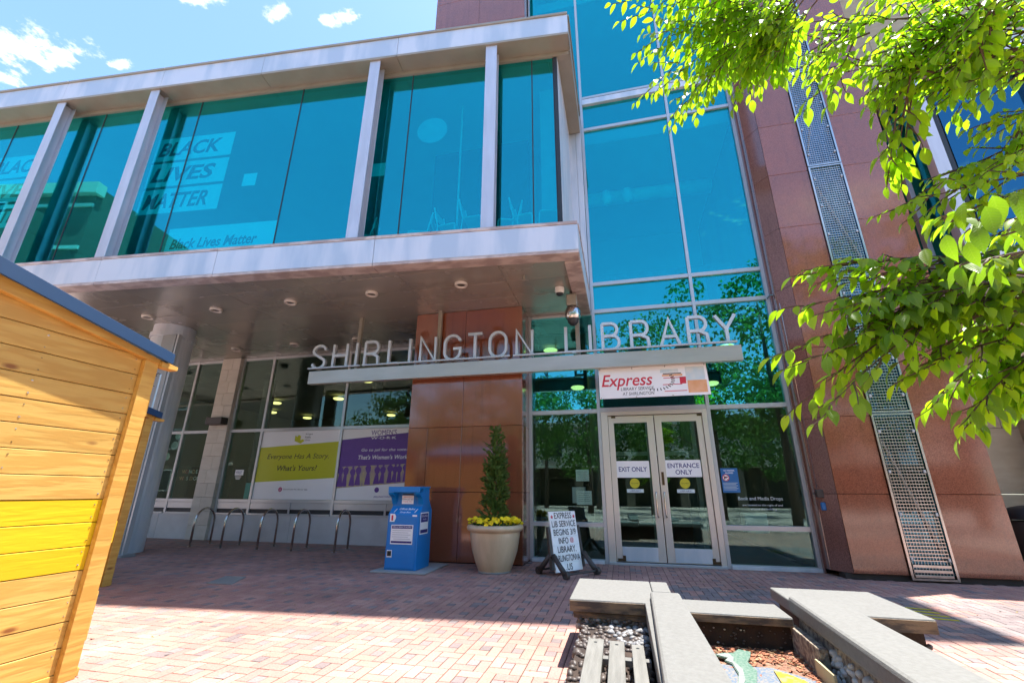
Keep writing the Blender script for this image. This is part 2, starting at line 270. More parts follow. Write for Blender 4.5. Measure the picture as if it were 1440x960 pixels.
def veins(m):
    n, l = m.node_tree.nodes, m.node_tree.links; b = n['Principled BSDF']
    tc = n.new('ShaderNodeTexCoord'); sp = n.new('ShaderNodeSeparateXYZ'); l.new(tc.outputs['Object'], sp.inputs[0])
    ab = n.new('ShaderNodeMath'); ab.operation = 'ABSOLUTE'; l.new(sp.outputs[0], ab.inputs[0])
    a = n.new('ShaderNodeMath'); a.operation = 'MULTIPLY_ADD'; l.new(ab.outputs[0], a.inputs[0]); a.inputs[1].default_value = -.8; l.new(sp.outputs[1], a.inputs[2])
    k = n.new('ShaderNodeMath'); k.operation = 'MULTIPLY'; l.new(a.outputs[0], k.inputs[0]); k.inputs[1].default_value = 62
    sn = n.new('ShaderNodeMath'); sn.operation = 'SINE'; l.new(k.outputs[0], sn.inputs[0])
    md = n.new('ShaderNodeMapRange'); l.new(ab.outputs[0], md.inputs[0]); md.inputs[1].default_value = .022; md.inputs[2].default_value = .006; md.inputs[3].default_value = 0; md.inputs[4].default_value = 2
    ad = n.new('ShaderNodeMath'); l.new(sn.outputs[0], ad.inputs[0]); l.new(md.outputs[0], ad.inputs[1])
    bp = n.new('ShaderNodeBump'); bp.inputs['Strength'].default_value = .22; bp.inputs['Distance'].default_value = .01; l.new(ad.outputs[0], bp.inputs['Height']); l.new(bp.outputs[0], b.inputs['Normal'])
    src = b.inputs['Base Color'].links[0].from_socket; mr = n.new('ShaderNodeMapRange'); l.new(ad.outputs[0], mr.inputs[0]); mr.inputs[1].default_value = .4; mr.inputs[2].default_value = 1.4; mr.inputs[4].default_value = .45
    mc = n.new('ShaderNodeMixRGB'); l.new(mr.outputs[0], mc.inputs[0]); l.new(src, mc.inputs[1]); mc.inputs[2].default_value = (.32, .42, .12, 1); l.new(mc.outputs[0], b.inputs['Base Color'])
veins(M['leaf_near'])
M['leaf_far'] = leafmat('mid_green_leaf', (.06, .11, .03), (.09, .15, .045), (.17, .30, .05))
M['conifer'] = leafmat('dark_conifer_spray', (.08, .14, .03), (.18, .25, .07), (.24, .36, .08))
M['flower'] = mat('yellow_petal', (.95, .72, .0), .6, c2=(.9, .6, .0), rnd=.1)
M['flower_leaf'] = leafmat('bedding_leaf', (.04, .10, .02), (.08, .16, .03), (.1, .2, .03))
# outer paving material for the far plaza
def farpave():
    m, n, l, b = newmat('distant_brick_paving')
    tc = n.new('ShaderNodeTexCoord'); br = n.new('ShaderNodeTexBrick'); l.new(tc.outputs['Object'], br.inputs[0])
    br.inputs['Scale'].default_value = 1; br.inputs['Brick Width'].default_value = .205; br.inputs['Row Height'].default_value = .11; br.inputs['Mortar Size'].default_value = .004
    br.inputs['Color1'].default_value = (.50, .36, .31, 1); br.inputs['Color2'].default_value = (.56, .41, .35, 1); br.inputs['Mortar'].default_value = (.17, .11, .08, 1)
    l.new(br.outputs[0], b.inputs['Base Color']); b.inputs['Roughness'].default_value = .85
    return m
M['farpave'] = farpave()

# ------------------------------------------------------------------ mesh helpers
class MB:
    def __init__(s): s.v = []; s.f = []; s.m = []
    def add(s, vs, fs, mi=0):
        o = len(s.v); s.v += [tuple(v) for v in vs]; s.f += [tuple(i+o for i in f) for f in fs]; s.m += [mi]*len(fs); return s
    def hexa(s, p, mi=0):   # p: 4 bottom ccw then 4 top
        return s.add(p, [(3, 2, 1, 0), (4, 5, 6, 7), (0, 1, 5, 4), (1, 2, 6, 5), (2, 3, 7, 6), (3, 0, 4, 7)], mi)
    def box(s, x0, x1, y0, y1, z0, z1, mi=0):
        return s.hexa([(x0, y0, z0), (x1, y0, z0), (x1, y1, z0), (x0, y1, z0), (x0, y0, z1), (x1, y0, z1), (x1, y1, z1), (x0, y1, z1)], mi)
    def obox(s, c, ux, uy, hx, hy, z0, z1, mi=0):   # oriented in plan
        c = Vector(c); ux = Vector(ux).normalized(); uy = Vector(uy).normalized(); p = []
        for z in (z0, z1):
            for a, b in ((-1, -1), (1, -1), (1, 1), (-1, 1)):
                q = c + ux*hx*a + uy*hy*b; p.append((q.x, q.y, z))
        return s.hexa(p, mi)
    def prism(s, poly, d, mi=0):   # poly: list of 3d points (planar), d: extrusion vector
        n = len(poly); d = Vector(d); a = [Vector(p) for p in poly]; b = [p + d for p in a]
        return s.add(a + b, [tuple(range(n))[::-1], tuple(range(n, 2*n))] + [(i, (i+1) % n, n+(i+1) % n, n+i) for i in range(n)], mi)
    def tube(s, pts, rad, n=8, mi=0, cap=True):
        pts = [Vector(p) for p in pts]; k = len(pts); rad = rad if isinstance(rad, (list, tuple)) else [rad]*k
        rings = []; ref = None
        for i, p in enumerate(pts):
            t = (pts[min(i+1, k-1)] - pts[max(i-1, 0)]).normalized()
            if ref is None: ref = t.orthogonal().normalized()
            ref = (ref - t*ref.dot(t))
            ref = ref.normalized() if ref.length > 1e-6 else t.orthogonal().normalized()
            b = t.cross(ref); rings.append([p + (ref*math.cos(2*math.pi*j/n) + b*math.sin(2*math.pi*j/n))*rad[i] for j in range(n)])
        vs = [v for r in rings for v in r]
        fs = [(i*n+j, i*n+(j+1) % n, (i+1)*n+(j+1) % n, (i+1)*n+j) for i in range(k-1) for j in range(n)]
        if cap: fs += [tuple(range(n))[::-1], tuple(range((k-1)*n, k*n))]
        return s.add(vs, fs, mi)
    def lathe(s, prof, c, n=32, mi=0, axis='z'):
        vs = []
        for r, z in prof:
            for j in range(n):
                a = 2*math.pi*j/n; q = (r*math.cos(a), r*math.sin(a), z)
                if axis == 'y': q = (q[0], q[2], q[1])
                vs.append((c[0]+q[0], c[1]+q[1], c[2]+q[2]))
        k = len(prof)
        fs = [(i*n+j, i*n+(j+1) % n, (i+1)*n+(j+1) % n, (i+1)*n+j) for i in range(k-1) for j in range(n)]
        return s.add(vs, fs, mi)
    def blob(s, c, r, mi=0, jit=.12, seg=(8, 5), rot=None):
        c = Vector(c); n, k = seg; vs = [c + (rot @ Vector((0, 0, -r[2])) if rot else Vector((0, 0, -r[2])))]
        for i in range(1, k):
            ph = math.pi*i/k
            for j in range(n):
                a = 2*math.pi*j/n; g = 1 + random.uniform(-jit, jit)
                q = Vector((r[0]*math.sin(ph)*math.cos(a)*g, r[1]*math.sin(ph)*math.sin(a)*g, -r[2]*math.cos(ph)*g)); vs.append(c + (rot @ q if rot else q))
        q = Vector((0, 0, r[2])); vs.append(c + (rot @ q if rot else q)); m = len(vs)-1
        fs = [(0, 1+(j+1) % n, 1+j) for j in range(n)]
        fs += [(1+(i-1)*n+j, 1+(i-1)*n+(j+1) % n, 1+i*n+(j+1) % n, 1+i*n+j) for i in range(1, k-1) for j in range(n)]
        fs += [(m, 1+(k-2)*n+j, 1+(k-2)*n+(j+1) % n) for j in range(n)]
        return s.add(vs, fs, mi)
    def build(s, name, mats, parent=None, bevel=0, smooth=False, loc=None, stuff=False, seg=2):
        off = worldloc(parent)
        base = Vector(loc) if loc else Vector((0, 0, 0))
        me = bpy.data.meshes.new(name)
        sub = off if loc is None else Vector((0, 0, 0))
        me.from_pydata([(v[0]-sub.x, v[1]-sub.y, v[2]-sub.z) for v in s.v], [], s.f)
        for m in (mats if isinstance(mats, (list, tuple)) else [mats]): me.materials.append(M[m])
        me.polygons.foreach_set('material_index', s.m)
        if smooth: me.polygons.foreach_set('use_smooth', [True]*len(me.polygons))
        me.update()
        bm = bmesh.new(); bm.from_mesh(me); bmesh.ops.recalc_face_normals(bm, faces=bm.faces); bm.to_mesh(me); bm.free()
        o = bpy.data.objects.new(name, me); COL.objects.link(o)
        if parent: o.parent = parent
        if loc is not None: o.location = base - off
        if bevel:
            b = o.modifiers.new('bevel', 'BEVEL'); b.width = bevel; b.segments = seg; b.limit_method = 'ANGLE'
        if stuff: o['kind'] = 'stuff'
        return o
def worldloc(o):
    v = Vector((0, 0, 0))
    while o: v = v + o.location; o = o.parent
    return v
def thing(name, label, cat, loc=(0, 0, 0), group=None):
    o = bpy.data.objects.new(name, None); COL.objects.link(o); o.location = loc; o.empty_display_size = .2
    return tag(o, label, cat, group)
def tag(o, label=None, cat=None, group=None, kind=None):
    if label: o['label'] = label
    if cat: o['category'] = cat
    if group: o['group'] = group
    if kind: o['kind'] = kind
    return o
def inst(name, me, parent, loc, rot=None, scale=None, stuff=False):
    o = bpy.data.objects.new(name, me); COL.objects.link(o)
    if parent: o.parent = parent
    o.location = Vector(loc) - worldloc(parent)
    if rot is not None: o.rotation_euler = rot
    if scale is not None: o.scale = scale
    return o
def boxo(name, m, parent, x0, x1, y0, y1, z0, z1, bevel=0):
    return MB().box(x0, x1, y0, y1, z0, z1).build(name, m, parent, bevel)
# text as mesh, fitted into a box: origin (left, bottom) on plane spanned by ux, uz, lifted by n
def text(name, s, m, parent, org, ux, uz, w, h, ext=0, shear=0, bold=0, align='L'):
    c = bpy.data.curves.new('t', 'FONT'); c.body = s; c.extrude = 0; c.shear = shear; c.offset = bold; c.resolution_u = 3
    o = bpy.data.objects.new('t', c); COL.objects.link(o); bpy.context.view_layer.update()
    me = bpy.data.meshes.new_from_object(o.evaluated_get(bpy.context.evaluated_depsgraph_get())); bpy.data.objects.remove(o); bpy.data.curves.remove(c)
    xs = [v.co.x for v in me.vertices]; ys = [v.co.y for v in me.vertices]
    x0, x1, y0, y1 = min(xs), max(xs), min(ys), max(ys)
    k = h/(y1-y0); kx = w/(x1-x0) if w else k
    ux = Vector(ux).normalized(); uz = Vector(uz).normalized(); org = Vector(org); off = worldloc(parent)
    W_ = (x1-x0)*kx
    sh = {'L': 0, 'C': -W_/2, 'R': -W_}[align]
    for v in me.vertices: v.co = org + ux*((v.co.x-x0)*kx + sh) + uz*((v.co.y-y0)*k) - off
    if ext:
        bm = bmesh.new(); bm.from_mesh(me); n = ux.cross(uz)
        r = bmesh.ops.extrude_face_region(bm, geom=bm.faces[:]); bmesh.ops.translate(bm, vec=-n*ext, verts=[g for g in r['geom'] if isinstance(g, bmesh.types.BMVert)]); bmesh.ops.recalc_face_normals(bm, faces=bm.faces); bm.to_mesh(me); bm.free()
    me.materials.clear(); me.materials.append(M[m])
    t = bpy.data.objects.new(name, me); COL.objects.link(t)
    if parent: t.parent = parent
    return t
X_, Z_ = (1, 0, 0), (0, 0, 1)

# ------------------------------------------------------------------ ground
tag(MB().box(-200, 200, -200, 200, -.5, -.02).build('ground', 'farpave'), kind='structure')
paving = MB().box(-15, 9, 1, 11.7, -.018, -.006).build('paving', 'mortar'); tag(paving, kind='structure')
A, B_ = .1017, .125
def brickgeo(mb, x0, y0, x1, y1, mi, dz=0, g=.0042):
    x0 += g; y0 += g; x1 -= g; y1 -= g; c = .004
    vs = [(x0, y0, -.012), (x1, y0, -.012), (x1, y1, -.012), (x0, y1, -.012), (x0, y0, dz-.003), (x1, y0, dz-.003), (x1, y1, dz-.003), (x0, y1, dz-.003), (x0+c, y0+c, dz), (x1-c, y0+c, dz), (x1-c, y1-c, dz), (x0+c, y1-c, dz)]
    fs = [(8, 9, 10, 11)] + [(i, (i+1) % 4, 4+(i+1) % 4, 4+i) for i in range(4)] + [(4+i, 4+(i+1) % 4, 8+(i+1) % 4, 8+i) for i in range(4)]
    mb.add(vs, fs, mi)
cells = []
for iu in range(-46, 30):
    for iv in range(3, 32):
        X0 = .02 + iu*3*A; Y0 = iv*3*B_ - .02
        if Y0 > 11.65 or X0 < -14.5 or X0 > 8.8: continue
        for (a, b, c, d, k) in ((0, 0, 2, 1, 0), (2, 0, 3, 2, 0), (1, 2, 3, 3, 0), (0, 1, 1, 3, 0), (1, 1, 2, 2, 1)):
            x0, y0, x1, y1 = X0+a*A, Y0+b*B_, X0+c*A, Y0+d*B_
            cx, cyy = (x0+x1)/2, (y0+y1)/2
            if (cyy > 9.5 and cx > -4.4 and cx < 6.1 and not (-2 < cx < 3.6 and cyy < 10.1)): continue
            if -.4 < cx < 2.1 and 3.2 < cyy < 4.9: pass
            k2 = k
            if cx > .3 and 6.0 < cyy < 8.15: k2 = 1 if random.random() < .8 else 0
            elif k == 0 and random.random() < .03: k2 = 1
            elif k == 1 and random.random() < .12: k2 = 0
            q = prj((cx, cyy, 0)); vis = False
            if q and 110 < q[0] < 1440 and q[1] < 965 and cyy > 3.4:
                if not (-.62 < cx < 2.5 and cyy < 5.6) and not (cx < -4.2 and cyy < 3.4): vis = True
            cells.append(((Vector((cx, cyy, 0))-EYE).length, vis, x0, y0, x1, y1, k2))
cells.sort(key=lambda c: (not c[1], c[0]))
big = MB(); shapes = {}
for i, (d, vis, x0, y0, x1, y1, k) in enumerate(cells):
    dz = random.uniform(-.0015, .0012)
    if vis and i < 296:
        key = (round(x1-x0, 3), round(y1-y0, 3), k)
        if key not in shapes:
            mb = MB(); brickgeo(mb, -(x1-x0)/2, -(y1-y0)/2, (x1-x0)/2, (y1-y0)/2, 0)
            o = mb.build('brick', 'brick_grey' if k else 'brick', paving, loc=((x0+x1)/2, (y0+y1)/2, dz)); shapes[key] = o.data
        else: inst('brick', shapes[key], paving, ((x0+x1)/2, (y0+y1)/2, dz))
    else: brickgeo(big, x0, y0, x1, y1, k, dz)
big.build('brick', ['brick', 'brick_grey'], paving, stuff=True)
# utility plate and yellow markings
t = MB().prism([(-6.45, 6.46, 0), (-5.99, 6.47, 0), (-6.28, 7.07, 0), (-6.66, 7.04, 0)], (0, 0, .008)).build('access_plate', 'grey_metal'); tag(t, 'flat blue-grey metal access plate set in the brick paving in front of the bike racks', 'access cover')
yl = thing('yellow_marking', 'row of short yellow paint stripes on the brick paving behind the right stone seat', 'marking', (3.52, 7.2, 0))
for k in range(4):
    y = 6.92+k*.17; MB().prism([(3.40, y, .002), (3.66, y-.05, .002), (3.66, y-.015, .002), (3.40, y+.035, .002)], (0, 0, .004)).build('stripe', 'paintline', yl)

# ------------------------------------------------------------------ library building
LB = thing('library_building', 'two-storey library with overhanging cyan glass box, red granite tower and glass entrance bay', 'building', (0, 10, 0))
def panels(xs, zs, y0, y1, m, name='granite_panel', g=.004, side='y'):
    for i in range(len(xs)-1):
        for j in range(len(zs)-1):
            if xs[i+1] <= xs[i]: continue
            if side == 'y': MB().box(xs[i]+g, xs[i+1]-g, y0, y1, zs[j]+g, zs[j+1]-g).build(name, m, LB, .003, seg=1)
            else: MB().box(y0, y1, xs[i]+g, xs[i+1]-g, zs[j]+g, zs[j+1]-g).build(name, m, LB, .003, seg=1)
P_ = 1.37
zt = [.0]+[P_*k for k in range(1, 17)]
TG = 'granite'
# tower right of the entrance glass: slim cladding in front of a core
boxo('tower_core', 'joint', LB, 3.72, 6.10, 9.56, 22, .0, 21.9)
zt2 = [.09]+zt[1:]
panels([3.72, 4.53], zt2, 9.50, 9.555, TG); panels([5.20, 6.15], zt2, 9.50, 9.555, TG)
# chamfered left corner of the tower and its reveal
for j in range(len(zt2)-1):
    z0, z1 = zt2[j]+.004, zt2[j+1]-.004
    MB().prism([(3.50, 9.80, z0), (3.716, 9.50, z0), (3.716, 9.60, z0), (3.55, 9.84, z0)], (0, 0, z1-z0)).build('granite_panel', 'granite_dark', LB)
    MB().box(3.48, 3.53, 9.81, 10.22, z0, z1).build('granite_panel', 'granite_dark', LB)
panels([9.56, 12.0], zt2, 6.10, 6.15, TG, side='x')
boxo('plinth', 'joint', LB, 3.6, 6.08, 9.54, 9.8, 0, .09)
# steel grille strip
gx0, gx1 = 4.545, 5.185
boxo('strip_backing', 'strip_glass', LB, gx0, gx1, 9.552, 9.558, .1, 21.9)
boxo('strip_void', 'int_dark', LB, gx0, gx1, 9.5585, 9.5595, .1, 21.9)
secs = [.02+2.757*k for k in range(0, 9)]
for k in range(7):
    z0, z1 = secs[k], secs[k+1]
    fr = MB(); fr.box(gx0-.012, gx0+.022, 9.46, 9.55, z0+.01, z1-.01).box(gx1-.022, gx1+.012, 9.46, 9.55, z0+.01, z1-.01).box(gx0+.022, gx1-.022, 9.465, 9.545, z0+.01, z0+.04).box(gx0+.022, gx1-.022, 9.465, 9.545, z1-.04, z1-.012)
    fr.build('grille_frame', 'steel', LB)
    gr = MB(); z = z0+.30 if k == 0 else z0+.07
    n = 0
    while z < z1-.05:
        gr.box(gx0+.04, gx1-.04, 9.480, 9.492, z, z+.014); z += .055
    x = gx0+.055
    while x < gx1-.04: gr.box(x, x+.006, 9.493, 9.499, z0+.06, z1-.05); x += .045
    gr.build('grille', 'steel', LB, stuff=True)
    if k == 0:
        for q in range(3): boxo('kick_bar', 'steel', LB, gx0+.05, gx1-.05, 9.47, 9.495, .07+q*.075, .115+q*.075, .004)
    for q in range(4):
        zz = z0+.3+q*.7
        if zz < z1-.1:
            for xx in (gx0+.04, gx1-.075): boxo('bracket', 'alu', LB, xx, xx+.035, 9.455, 9.48, zz, zz+.05, .005)
    d = MB(); s = 1 if k % 2 else -1
    d.tube([(4.865-s*.24, 9.512, z0+.4), (4.865+s*.24, 9.512, z1-.5)], .014, 6); d.build('brace', 'grey_metal', LB)
# pier left of the entrance
zp = [.02, 1.36, 2.73, 4.10, 5.497]
boxo('pier_core', 'joint', LB, -4.60, -2.03, 9.42, 11.7, 0, 5.5)
for j in range(4):
    xs = [-4.65, -4.18, -3.37, -2.0] if j == 1 else [-4.65, -3.37, -2.0]
    panels(xs, zp[j:j+2], 9.36, 9.415, TG)
panels([9.42, 10.08], zp, -2.035, -2.0, 'granite_dark', side='x')
# tower upper left granite (above the box roof)
boxo('tower_core', 'joint', LB, -4.78, -1.95, 10.0, 22, 5.6, 21.9)
panels([-4.84, -3.37, -1.9], [P_*k for k in range(8, 17)], 9.42, 9.47, TG)
boxo('tower_cap_wall', 'granite', LB, -4.78, -1.95, 9.475, 9.99, 10.96, 21.9)
boxo('tower_side', 'granite', LB, -4.86, -4.80, 9.48, 22, 10.96, 21.9)
# unseen canopy added on the tower, outlined to cast the plaza shadow edge
MB().prism([(-4.9, 7.6, 22.0), (8.85, 8.97, 22.0), (8.85, 22, 22.0), (-4.9, 22, 22.0)], (0, 0, .25)).build('added_shadow_canopy', 'paint_metal', LB)
# entrance glass bay -------------------------------------------------
vx = [-2.0, -.41, 1.88, 3.46]
mw = .035
GY = 10.15
def mull_v(x, z0, z1, m='alu', w=mw): return boxo('mullion', m, LB, x-w, x+w, GY-.07, GY+.07, z0, z1, .004)
def mull_h(x0, x1, z, m='alu', w=mw): return boxo('transom', m, LB, x0, x1, GY-.062, GY+.062, z-w, z+w, .004)
mull_v(vx[0]+.035, 0, 5.5); mull_v(vx[1], 0, 21.9); mull_v(vx[2], 0, 21.9); mull_v(vx[3]-.02, 0, 21.9, w=.05)
zl = [.04, .73, 3.1, 5.5]
def pane(x0, x1, z0, z1, m): boxo('pane', m, LB, x0, x1, GY-.006, GY+.006, z0, z1)
for z in (.04, .73, 3.1): mull_h(-1.93, vx[1]-mw, z, w=.045 if z > .1 else .04)
mull_h(-1.93, vx[1]-mw, 5.46)
for z in (.04, .73, 3.1, 5.5, 6.22, 11.0, 16.6, 17.3): mull_h(vx[2]+mw, vx[3]-.07, z, w=.045 if z > .1 else .04)
for z in (3.12, 5.5, 6.22, 11.0, 16.6, 17.3): mull_h(vx[1]+mw, vx[2]-mw, z, w=.045)
for (a, b) in ((vx[1]+mw, vx[2]-mw), (vx[2]+mw, vx[3]-.07)):
    boxo('transom', 'paint_metal', LB, a, b, GY-.10, GY+.06, 11.86, 12.05, .004); boxo('transom', 'alu', LB, a, b, GY-.062, GY+.062, 12.11, 12.18, .004); boxo('seal', 'dark_seal', LB, a, b, GY-.05, GY+.05, 12.052, 12.108)
for i, (a, b) in enumerate(((vx[0]+.07, vx[1]-mw), (vx[1]+mw, vx[2]-mw), (vx[2]+mw, vx[3]-.07))):
    zz = [.08, .685, .775, 3.055, 3.145, 5.455] if i != 1 else [3.165, 5.455]
    for k in range(0, len(zz), 2): pane(a, b, zz[k], zz[k+1], 'glass_mid' if zz[k+1] > 5 else 'glass_low')
    if i:
        for z0, z1 in ((5.545, 6.175), (6.265, 10.955), (11.045, 11.86), (12.18, 16.555), (16.645, 17.255), (17.345, 21.9)): pane(a, b, z0, z1, 'glass_up')
# narrow panes left of the first mullion, above the box roof
pane(-1.88, -.45, 12.0, 21.9, 'glass_up'); boxo('mullion', 'alu', LB, -1.93, -1.88, GY-.07, GY+.07, 11.5, 21.9, .004)
boxo('panel_strip', 'paint_metal', LB, -.60, -.455, 9.98, 10.12, 5.5, 11.9, .006)
# outer return: pale metal closure at right of glass
boxo('jamb', 'granite_dark', LB, 3.455, 3.478, 10.0, 10.22, 0, 21.9)
# projecting sunshade above the frame (its dark soffit is what the top panes mirror)
# doors --------------------------------------------------------------
def door(x0, x1, hinge_left):
    d = MB(); st = .155; y0, y1 = GY-.045, GY+.02
    px0, px1 = x0+(.115 if hinge_left else .14), x1-(.14 if hinge_left else .115)
    d.box(x0, px0, y0, y1, .06, 2.97).box(px1, x1, y0, y1, .06, 2.97).box(px0, px1, y0+.001, y1-.001, .06, .33).box(px0, px1, y0+.001, y1-.001, 2.82, 2.97)
    o = d.build('entrance_door', 'door_alu', LB, .004)
    boxo('kick_panel', 'paint_metal', o, px0+.01, px1-.01, y0-.006, y0, .075, .325)
    boxo('pane', 'glass_low', o, px0, px1, GY-.018, GY-.010, .33, 2.82)
    hx = x1-.07 if hinge_left else x0+.07
    h = MB(); h.tube([(hx, y0, 1.38), (hx-.015, y0-.05, 1.38), (hx-.02, y0-.055, 1.35), (hx-.02, y0-.055, .93), (hx-.015, y0-.05, .90), (hx, y0, .90)], .013, 8); h.build('handle', 'steel', o, smooth=True)
    cx = x0+.02 if hinge_left else x1-.14
    boxo('hinge', 'brass', o, cx, cx+.16, y0-.012, y0-.002, .065, .115); boxo('hinge', 'brass', o, (cx if not hinge_left else cx+.1), (cx+.06 if not hinge_left else cx+.16), y0-.012, y0-.003, .116, .17)
    boxo('closer', 'brass', o, cx+.05, cx+.14, y0-.012, y0-.002, 2.925, 2.968)
    return o
d1 = door(-.215, .745, True); d2 = door(.765, 1.73, False)
MB().box(.80, .85, GY-.06, GY-.045, 1.52, 1.78).build('lock_plate', 'brass', d2)
fr = MB(); fr.box(-.37, -.225, GY-.068, GY+.05, 0, 3.07).box(1.74, 1.84, GY-.068, GY+.05, 0, 3.07).box(-.225, 1.74, GY-.068, GY+.05, 2.985, 3.07); fr.build('door_frame', 'door_alu', LB, .006)
boxo('threshold', 'alu', LB, -.37, 1.84, GY-.12, GY+.1, 0, .045, .004)
boxo('sill', 'paint_metal', LB, -1.96, -.46, GY-.10, GY-.071, 0, .06, .004); boxo('sill', 'paint_metal', LB, 1.92, 3.45, GY-.10, GY-.071, 0, .06, .004)
# conduit and key box
cd_ = MB(); cd_.tube([(3.40, 10.05, 5.44), (3.44, 10.0, 5.50), (3.50, 9.9, 5.46), (3.53, 9.78, 5.2), (3.53, 9.78, 1.48)], .015, 8); cd_.build('conduit', 'steel', LB, smooth=True)
kb = boxo('key_box', 'dark_plastic', LB, 3.47, 3.60, 9.69, 9.77, 1.30, 1.44, .01); boxo('lock', 'blue_print', kb, 3.50, 3.58, 9.68, 9.74, 1.08, 1.22, .02)
# left ground-floor window wall --------------------------------------
WY = 11.7
for k in range(8):
    for r in range(1):
        x0 = -17.0+k*1.56; boxo('stone_block', 'limestone_grey', LB, x0+.003, min(x0+1.557, -4.66), WY-.06, WY+.2, -.01, .70, .004)
def pan(x0, x1, z0, z1, m='glass_sh'): boxo('pane', m, LB, x0, x1, WY-.006, WY+.006, z0, z1)
wx = [-16.9, -15.3, -13.72, -12.66]; wx2 = [-11.86, -10.70, -7.93, -4.67]
for ws in (wx, wx2):
    for i, x in enumerate(ws): boxo('mullion', 'alu', LB, x-.04, x+.04, WY-.05, WY+.07, .70, 5.5, .004)
    for a, b in zip(ws[:-1], ws[1:]):
        a += .04; b -= .04
        for z in (1.08, 3.13, 5.45): boxo('transom', 'alu', LB, a, b, WY-.045, WY+.065, z-.045, z+.045, .004)
        pan(a, b, 1.125, 3.085); pan(a, b, 3.175, 5.405)
        # louvre band under the window
        boxo('vent_panel', 'grey_metal', LB, a, b, WY+.0, WY+.03, .70, 1.035)
        boxo('vent_lip', 'alu', LB, a, b, WY-.03, WY-.0, .86, 1.03, .003); boxo('sill', 'alu', LB, a, b, WY-.08, WY+.0, .70, .745, .003)
        boxo('seal', 'dark_seal', LB, a, b, WY-.01, WY-.002, .75, .855)
        if b-a > 2: boxo('vent_post', 'alu', LB, (a+b)/2-.03, (a+b)/2+.03, WY-.05, WY-.031, .75, 1.03, .003)
for j in range(14):
    z0 = .0+j*.393
    xs = [-12.62, -12.2, -11.9] if j % 2 else [-12.62, -12.32, -11.9]
    for a, b in zip(xs[:-1], xs[1:]): boxo('stone_block', 'limestone', LB, a+.003, b-.003, WY-.16, WY+.1, z0+.003, min(z0+.39, 5.49), .004)
sc = boxo('wall_lamp', 'dark_plastic', LB, -12.52, -11.92, WY-.42, WY-.163, 3.30, 3.52, .02); boxo('bracket', 'dark_plastic', sc, -12.56, -12.50, WY-.36, WY-.163, 3.34, 3.55, .01)
# ---------------------------------------------------------------- overhanging box
ANG = R(5.31); bu = Vector((math.cos(ANG), math.sin(ANG), 0)); bn = Vector((-math.sin(ANG), math.cos(ANG), 0)); C0 = Vector((-.47, 7.07, 0))
def BP(s, off=0, z=0): q = C0 + bu*s + bn*off; return Vector((q.x, q.y, z))
def bbox(mb, s0, s1, o0, o1, z0, z1, mi=0):
    return mb.hexa([BP(s0, o0, z0), BP(s1, o0, z0), BP(s1, o1, z0), BP(s0, o1, z0), BP(s0, o0, z1), BP(s1, o0, z1), BP(s1, o1, z1), BP(s0, o1, z1)], mi)
SL = -22
# fascia panels
cuts = [SL, -17.6, -12.9, -10.05, -7.3, -3.9, 0]
for a, b in zip(cuts[:-1], cuts[1:]):
    bbox(MB(), a+.004, b-.004, 0, .05, 5.50, 6.02).build('fascia_panel', 'paint_metal', LB, .004)
    bbox(MB(), a+.004, b-.004, -.015, .42, 6.023, 6.085).build('fascia_lip', 'lip_metal', LB, .006)
    bbox(MB(), a+.004, b-.004, 0, .30, 5.435, 5.497).build('fascia_flange', 'lip_metal', LB, .006)
    bbox(MB(), a+.004, b-.004, 0, .06, 10.86, 11.38).build('fascia_panel', 'paint_metal', LB, .004)
    bbox(MB(), a+.004, b-.004, -.03, .2, 11.383, 11.44).build('fascia_lip', 'tan_metal', LB, .006)
    bbox(MB(), a+.004, b-.004, 0.0, .40, 10.80, 10.857).build('eave_soffit', 'tan_metal', LB, .004)
    bbox(MB(), a, b, .40, .56, 10.70, 10.80).build('window_head', 'tan_metal', LB)
MB().prism([BP(SL, .1, 11.15), BP(-.1, .1, 11.15), (-.55, 9.9, 11.15), (-2.0, 9.9, 11.15), (-4.9, 9.9, 11.15), (-4.9, 17, 11.15), (SL, 17, 11.15)], (0, 0, .15)).build('box_roof', 'grey_metal', LB)
MB().prism([BP(SL, .6, 10.9), BP(-.5, .6, 10.9), (-.9, 9.9, 10.9), (-.9, 16, 10.9), (SL, 16, 10.9)], (0, 0, .1)).build('interior_ceiling', 'int_wall', LB)
boxo('interior_wall', 'int_wall', LB, SL-.3, SL, 4.9, 16, 6.05, 11.1)
# right side (runs straight back to the tower)
for z0, z1, m, dx in ((5.50, 6.02, 'paint_metal', .0), (10.86, 11.38, 'tan_metal', .0)):
    MB().box(-.52, -.47, 7.125, 9.96, z0, z1).build('fascia_panel', m, LB, .004)
MB().box(-.88, -.455, 7.14, 9.96, 6.023, 6.085).build('fascia_lip', 'lip_metal', LB, .006)
MB().box(-.77, -.47, 7.43, 10.06, 5.435, 5.497).build('fascia_flange', 'lip_metal', LB, .006)
MB().box(-.78, -.47, 7.482, 9.96, 10.80, 10.857).build('eave_soffit', 'tan_metal', LB, .004)
boxo('wall_panel', 'paint_metal', LB, -.90, -.605, 9.985, 10.05, 6.09, 11.38, .004)
MB().box(-.72, -.44, 7.12, 9.96, 11.383, 11.44).build('fascia_lip', 'tan_metal', LB, .006)
MB().box(-.84, -.775, 7.5, 8.6, 6.09, 10.80).build('wall_panel', 'paint_metal', LB, .004)
MB().box(-.84, -.775, 8.62, 9.97, 6.09, 8.7).build('wall_panel', 'paint_metal', LB, .004)
MB().box(-.84, -.775, 8.62, 9.97, 8.72, 10.80).build('wall_panel', 'paint_metal', LB, .004)
